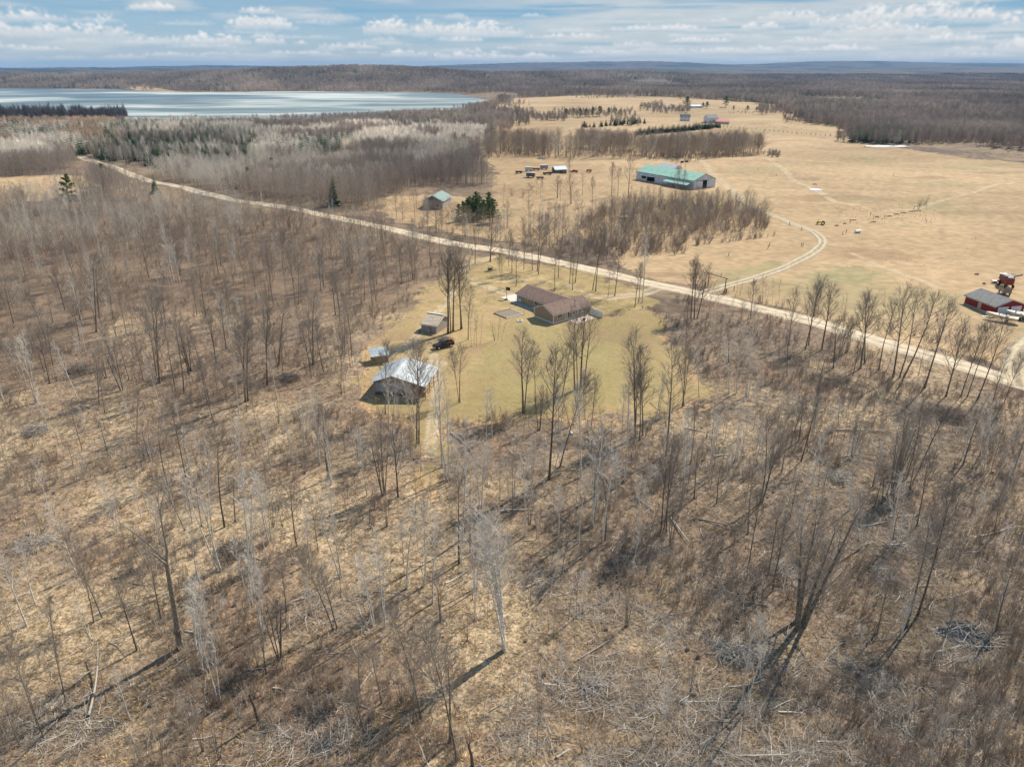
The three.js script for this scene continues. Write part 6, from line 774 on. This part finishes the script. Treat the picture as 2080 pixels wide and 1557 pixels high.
// ---------------------------------------------------------------- old implements along the field line, trough ice, pond
{
  const R = RNG(55), kinds = [[1733, 448, 'dark rusty harrow', 5], [1716, 455, 'small rusty plough', 2], [1782, 441, 'low rusty disc', 2.5], [1806, 440, 'rusty hay rake', 5], [1822, 436, 'rusty cultivator frame', 4], [1836, 433, 'brown seed drill', 4], [1853, 430, 'dark red baler', 5], [1865, 429, 'dark green mower', 5], [1774, 452, 'bent grey rake', 4], [1655, 375, 'black hay feeder', 4], [1700, 459, 'small rusty roller', 2.2], [1985, 558, 'dark rusty drum', 1.6], [2000, 577, 'red fuel can', 1]];
  for (const [px, py, nm, L] of kinds) { const m = nm.includes('red') ? BM.red : nm.includes('green') ? BM.green : nm.includes('black') ? BM.black : BM.darkrust, o = thing('farm_implement', nm + ' left standing in the dry hay field', 'implement', place(px, py), R() * .6 - .3); o.scale.setScalar(.62); part('frame', merge([bx(-L / 2, L / 2, .45, .6, -.6, -.5), bx(-L / 2, L / 2, .45, .6, .5, .6), bx(-L / 2, -L / 2 + .1, .45, .6, -.6, .6), bx(L / 2 - .1, L / 2, .45, .6, -.6, .6)]), m, o); box('hopper', -L * .2, L * .2, .6, .95, -.3, .3, m, o); for (let k = 0; k < 5; k++) part('tine', bar([-L * .4 + k * L * .2, .5, .4], [-L * .4 + k * L * .2, .02, .6], .04), BM.rust, o); for (const x of [-L * .42, L * .42]) wheel(o, x, .4, -.5, .4, .15); part('drawbar', bar([L / 2, .5, 0], [L / 2 + 1.4, .45, 0], .05), BM.rust, o); }
  const t = thing('water_tank_trailer', 'small white tank lying in the hay field near the lane bend', 'tank', place(1742, 473), .35); part('tank', (() => { const g = new THREE.CapsuleGeometry(.65, 2.2, 6, 14); g.rotateZ(Math.PI / 2); g.translate(0, .75, 0); return g; })(), BM.white, t); for (const x of [-.8, .8]) box('cradle', x - .08, x + .08, 0, .4, -.6, .6, BM.rust, t);
  const flat = (name, px, py, rx, rz, m, label, lift, wob) => { const [x, d, y] = G(px, py), s = new THREE.Shape(); for (let k = 0; k < 90; k++) { const a = k / 90 * 6.283, q = 1 + wob * (fbm(Math.cos(a) * 1.6 + 5, Math.sin(a) * 1.6 + 5, 3) - .5) * 2; k ? s.lineTo(Math.cos(a) * rx * q, Math.sin(a) * rz * q) : s.moveTo(Math.cos(a) * rx * q, Math.sin(a) * rz * q); } const g = new THREE.ExtrudeGeometry(s, { depth: .5, bevelEnabled: false }); g.rotateX(-Math.PI / 2); const o = part(name, g, m, scene); o.position.set(x, y - .5 + lift, -d); tag(o, label, name.split('_').pop(), undefined, 'structure'); return o; };
  flat('ice_puddle', 1657, 385, 3.4, 4.0, mat(.50, .55, .60, .5), 'frozen white puddle in the hay field', .12, .2); flat('snow_patch', 1800, 297, 18, 6, mat(.62, .64, .66, .8), 'last white snow patch at the edge of the woods', .2, .6); flat('snow_patch', 1272, 443, 3, 2, mat(.6, .61, .62, .8), 'small white patch in the dark thicket', .9, .4);
  flat('forest_pond', 1965, 1288, 4.4, 3.8, new THREE.MeshPhysicalMaterial({ color: new THREE.Color().setRGB(.012, .014, .022), roughness: .06 }), 'small dark pond among the slash', .27, .3);
}
// ---------------------------------------------------------------- brush piles, logs, stumps, the broken tree
{
  const R = RNG(1717), greyM = [mat(.40, .36, .315), mat(.23, .195, .165), mat(.18, .15, .125)];
  const pile = (px, py, rad, h, n, label, m) => { const w = new Wood(); for (let k = 0; k < n; k++) { const a = R() * 6.28, q = Math.sqrt(R()) * rad * .75, dir = R() * 6.28, tilt = (R() - .35) * .7, y = h * (1 - q / rad) * R(), L = .8 + 2.2 * R(); limb(w, [Math.cos(a) * q - Math.cos(dir) * L / 2, y + .05, Math.sin(a) * q - Math.sin(dir) * L / 2], [Math.cos(dir) * Math.cos(tilt), Math.sin(tilt) * .6, Math.sin(dir) * Math.cos(tilt)], L, .03 + .03 * R(), .012, 3, 3, R, 0, .1); } const o = part('brush_pile', w.geo(), m, scene); o.position.set(...place(px, py)); tag(o, label, 'brush pile'); };
  pile(161, 752, 3.2, 2.4, 240, 'tall dark brush pile next to leaning white birches', greyM[1]); pile(589, 770, 2.6, 1.9, 200, 'low dark brush pile in the brown woods beyond the pole barn', greyM[1]); pile(74, 878, 3.0, 2.3, 260, 'rounded grey brush pile on open tan ground', greyM[0]); pile(474, 1120, 3.0, 1.3, 200, 'flat dark heap of branches at the foot of paired birches', greyM[1]); pile(67, 1106, 3.2, 1.2, 160, 'tangle of bleached broken stems in the brown woods', greyM[0]); pile(1590, 1160, 2.6, 1.0, 220, 'bleached grey heap of cut tops in the slash', greyM[0]); pile(1790, 1170, 2.4, 1.1, 200, 'pale fan of cut branches beside a leaning thick tree', greyM[0]); pile(1480, 1320, 2.4, 1.0, 200, 'silvery heap of twigs on the cleared ground near the pond tree', greyM[0]); pile(1700, 970, 2.8, 1.0, 200, 'long low heap of bleached branches in the cleared ground', greyM[0]); pile(300, 920, 2.4, .6, 120, 'thin scatter heap of pale branches in the thinned woods', greyM[0]); pile(1330, 960, 2.6, .9, 180, 'grey heap of branches below the lawn edge', greyM[0]); pile(480, 612, 3.0, .8, 140, 'low pile of pale cut logs in the brown woods', greyM[0]); pile(1200, 1395, 2.0, .7, 120, 'heap of split pale wood in the sticks', greyM[0]); pile(1820, 1460, 3.0, .9, 200, 'broad heap of grey tops beyond the pond', greyM[0]); pile(640, 1440, 3.0, .9, 180, 'dark heap of brush at the foot of a broken-topped tree', greyM[2]); pile(905, 690, 2.5, .8, 120, 'heap of pruned branches behind the black pickup', greyM[1]); pile(1190, 905, 1.6, .8, 90, 'pale rubbish and branch heap below the lawn edge', greyM[0]);
  // fallen logs: end pixels
  const Lg = [[1105, 1391, 1280, 1389], [1384, 1428, 1512, 1416], [1175, 1340, 1228, 1298], [1572, 1440, 1615, 1413], [1262, 1480, 1316, 1481], [1445, 1520, 1530, 1555], [1495, 1536, 1600, 1546], [1660, 1507, 1740, 1500], [1720, 1390, 1755, 1450], [1580, 1447, 1665, 1443], [1740, 1420, 1820, 1462], [2010, 1308, 2080, 1322], [1865, 1340, 1920, 1343], [1900, 1325, 1990, 1300], [1290, 1010, 1340, 1050], [1360, 1050, 1395, 1105], [1700, 929, 1750, 926], [1805, 1050, 1890, 1045], [1800, 1108, 1870, 1102], [1750, 1070, 1800, 1060], [1390, 870, 1470, 885], [1620, 905, 1680, 930], [1015, 1040, 1090, 1035], [1090, 1034, 1100, 1020], [925, 1140, 990, 1110], [905, 1185, 960, 1160], [1070, 1195, 1120, 1165], [1150, 1110, 1175, 1085], [1240, 1006, 1258, 988], [915, 880, 970, 920], [1030, 912, 1050, 930], [745, 910, 760, 922], [755, 1045, 775, 1065], [700, 1115, 745, 1075], [800, 925, 850, 922], [270, 1185, 310, 1190], [190, 1252, 300, 1210], [375, 1282, 440, 1295], [180, 1455, 228, 1320], [730, 1432, 790, 1465], [730, 1400, 760, 1360], [910, 1398, 945, 1445], [995, 1445, 1038, 1418], [60, 1480, 130, 1440], [150, 1390, 200, 1350], [600, 1220, 660, 1210], [250, 990, 320, 985], [590, 945, 660, 930], [420, 1005, 475, 965], [570, 795, 680, 770], [1600, 700, 1640, 692], [1590, 840, 1680, 830], [1700, 875, 1790, 870], [1850, 860, 1900, 885], [1960, 900, 2040, 915], [1420, 1055, 1500, 1075], [1450, 930, 1510, 905], [1990, 1090, 2080, 1060], [1930, 1215, 1985, 1195], [1480, 1395, 1560, 1400], [1060, 1440, 1120, 1430], [1040, 1520, 1110, 1500], [1130, 1540, 1220, 1470], [960, 1530, 1000, 1480]];
  for (let k = 0; k < 130; k++) { const x = k % 3 ? 950 + 1120 * R() : 20 + 900 * R(), y = 860 + 690 * R(), a = (R() - .5) * 1.6, L = 20 + 55 * R(); Lg.push([x, y, x + Math.cos(a) * L, y + Math.sin(a) * L * .6]); }
  const logM = [mat(.50, .45, .38), mat(.38, .33, .28), mat(.28, .235, .19), mat(.56, .52, .46)], tone = ['pale bare', 'grey', 'dark', 'bleached white'];
  Lg.forEach(([a, b, c, e], k) => { const p = G(a, b), q = G(c, e), L = Math.hypot(p[0] - q[0], p[1] - q[1]); if (coverAt(p[0], p[1]) === 2) return; const w = new Wood(), r = clamp(.045 + L * .011, .05, .14) * (k < 64 ? .8 + .5 * R() : .45 + .5 * R()); limb(w, [0, r * .8, 0], [1, 0, 0], L, r, r * .45, 6, 6, R, 0, .11); if (R() < .6) limb(w, [L * .6, r, 0], unit([1, .4, R() - .5]), L * .25, r * .4, .015, 2, 4, R, 0, .1); const mi = k < 40 ? [0, 3, 1][k % 3] : [1, 2, 1, 0][Math.floor(R() * 4)], o = part('fallen_log', w.geo(), logM[mi], scene); o.position.set(p[0], Math.max(p[2], q[2]) + .02, -p[1]); o.rotation.y = turnTo(p[0], p[1], q[0], q[1]); const where = p[0] > 0 ? 'lying in the slash of the cleared ground' : 'lying on the leaf litter of the thinned woods'; tag(o, `${L > 6 ? 'long' : L > 3.5 ? 'medium-length' : 'short'} ${tone[mi]} fallen log ${where}`, 'log', 'fallen logs ' + where); });
  // stumps: dark cut butts
  for (let k = 0; k < 70; k++) { const px = k < 50 ? 1040 + 1000 * R() : 100 + 800 * R(), py = 900 + 640 * R(), p = place(px, py), h = .2 + .3 * R(), o = thing('tree_stump', px > 1000 ? 'dark cut stump in the slash of the cleared ground' : 'dark cut stump in the thinned woods', 'stump', p, R() * 6, px > 1000 ? 'stumps in the cleared ground' : 'stumps in the thinned woods'), r = .13 + .1 * R(); part('bark', cyl(r * 1.35, r, h, 9), greyM[2], o); part('cut_top', (() => { const g = cyl(r * .94, r * .94, .02, 9); g.translate(0, h, 0); return g; })(), mat(.10, .075, .055), o); }
  // the storm-broken old tree
  { const p = G(366, 1316), t = ray(318, 1015), s = p[1] / t[2], H = EYE + t[1] * s - p[2], o = thing('broken_old_tree', 'thick old tree with a split burred trunk and broken-off crown', 'tree', [p[0], p[2], -p[1]], 0), RR = RNG(31), tr = new Wood(), cr = new Wood(); o.rotation.z = Math.atan2(p[0] - t[0] * s, H) ;
    tr.tube([[0, -.5, 0], [.03, .6, 0], [0, 2.2, 0], [-.05, 2.7, .05], [0, 3.1, 0], [.05, 5.5, 0], [0, H * .62, .1]], [.55, .42, .38, .5, .38, .3, .24], 10); part('trunk', tr.geo(), bark(.40, .35, .28, barkTex), o);
    const bg = new THREE.IcosahedronGeometry(.42, 2), bp = bg.attributes.position; for (let i = 0; i < bp.count; i++) { const k = .75 + .5 * vn(bp.getX(i) * 6 + 9, bp.getY(i) * 6 + bp.getZ(i) * 4); bp.setXYZ(i, bp.getX(i) * k, bp.getY(i) * k * 1.3, bp.getZ(i) * k); } bg.computeVertexNormals(); bg.translate(.12, 2.75, .12); part('burr', bg, bark(.27, .22, .17, barkTex), o);
    part('split_stub', merge([bar([.2, 2.2, .25], [.55, 3.4, .35], .09), bar([.25, 1.2, .2], [.5, 2.6, .3], .07)]), bark(.42, .34, .25, barkTex), o);
    for (const [a, b] of [[2.6, .45], [.4, .35], [4.4, .5], [1.4, .7]]) { const B = limb(cr, [0, H * .6, .1], [Math.cos(a) * b, 1, Math.sin(a) * b], H * .42, .15, .035, 5, 6, RR, .03, .2); for (let k = 0; k < 26; k++) { const q = B.P[1 + Math.floor(RR() * 5)], S = limb(cr, q, jit(B.d, .9, RR), .8 + 1.4 * RR(), .03, .01, 3, 3, RR, .12, .2); for (let z = 0; z < 7; z++) limb(cr, S.P[1 + Math.floor(RR() * 3)], jit(S.d, .9, RR), .3 + .5 * RR(), .01, .005, 1, 3, RR, .1, 0); } } part('crown', cr.geo(), mat(.26, .225, .185), o); }
  for (const [bx2, by2, hgt, l] of [[525, 1467, 4.2, 'dark broken-topped tree with thin upright sprouts above brush'], [960, 1555, 3.2, 'splintered dead snag standing among brush and logs']]) { const p = place(bx2, by2), o = thing('dead_snag', l, 'tree', p, 0), tr = new Wood(), cr = new Wood(), RR = RNG(bx2); tr.tube([[0, -.4, 0], [-.1, hgt * .5, 0], [-.35, hgt, .1]], [.2, .15, .12], 8); part('trunk', tr.geo(), bark(.18, .145, .115, barkTex), o); for (let k = 0; k < 12; k++) limb(cr, [-.3, hgt * (.7 + .3 * RR()), .08], jit([0, 1, 0], .45, RR), 1.5 + 2 * RR(), .035, .01, 4, 4, RR, .1, .12); part('sprouts', cr.geo(), mat(.24, .20, .165), o); }
}
// fallen leaning birch, small litter
{ const a = place(183, 1455), o = thing('leaning_dead_birch', 'white dead birch leaning low over the leaf litter', 'birch', a, 0), w = new Wood(), R = RNG(12); limb(w, [0, 0, 0], unit([.35, .85, -.3]), 5, .09, .04, 6, 6, R, -.05, .05); part('trunk', w.geo(), bark(.68, .66, .62, birchTex), o); const c = new Wood(); limb(c, [.9, 2.4, -.8], unit([-.4, .3, 0]), 1.4, .04, .02, 3, 4, R, 0, .1); part('crown', c.geo(), bark(.6, .58, .54, birchTex), o); }
for (const [px, py, m, l, s] of [[424, 1438, 'red', 'small red plastic jug lying in the brush', .3], [404, 1448, 'white', 'small white plastic jug lying in the brush', .28], [1161, 882, 'white', 'pale blue barrel lying below the lawn edge', .5], [1194, 893, 'white', 'white plastic sheet on the rubbish heap below the lawn', .6]]) { const o = thing('plastic_litter', l, 'litter', place(px, py), px * .01); part('body', (() => { const g = new THREE.CapsuleGeometry(s * .5, s, 4, 10); g.rotateZ(1.2); g.translate(0, s * .45, 0); return g; })(), m === 'red' ? BM.red : l.includes('blue') ? mat(.45, .6, .68, .5) : BM.white, o); part('cap', (() => { const g = cyl(s * .18, s * .18, s * .25, 8); g.translate(s * .8, s * .6, 0); return g; })(), BM.black, o); }
renderer.render(scene, camera);
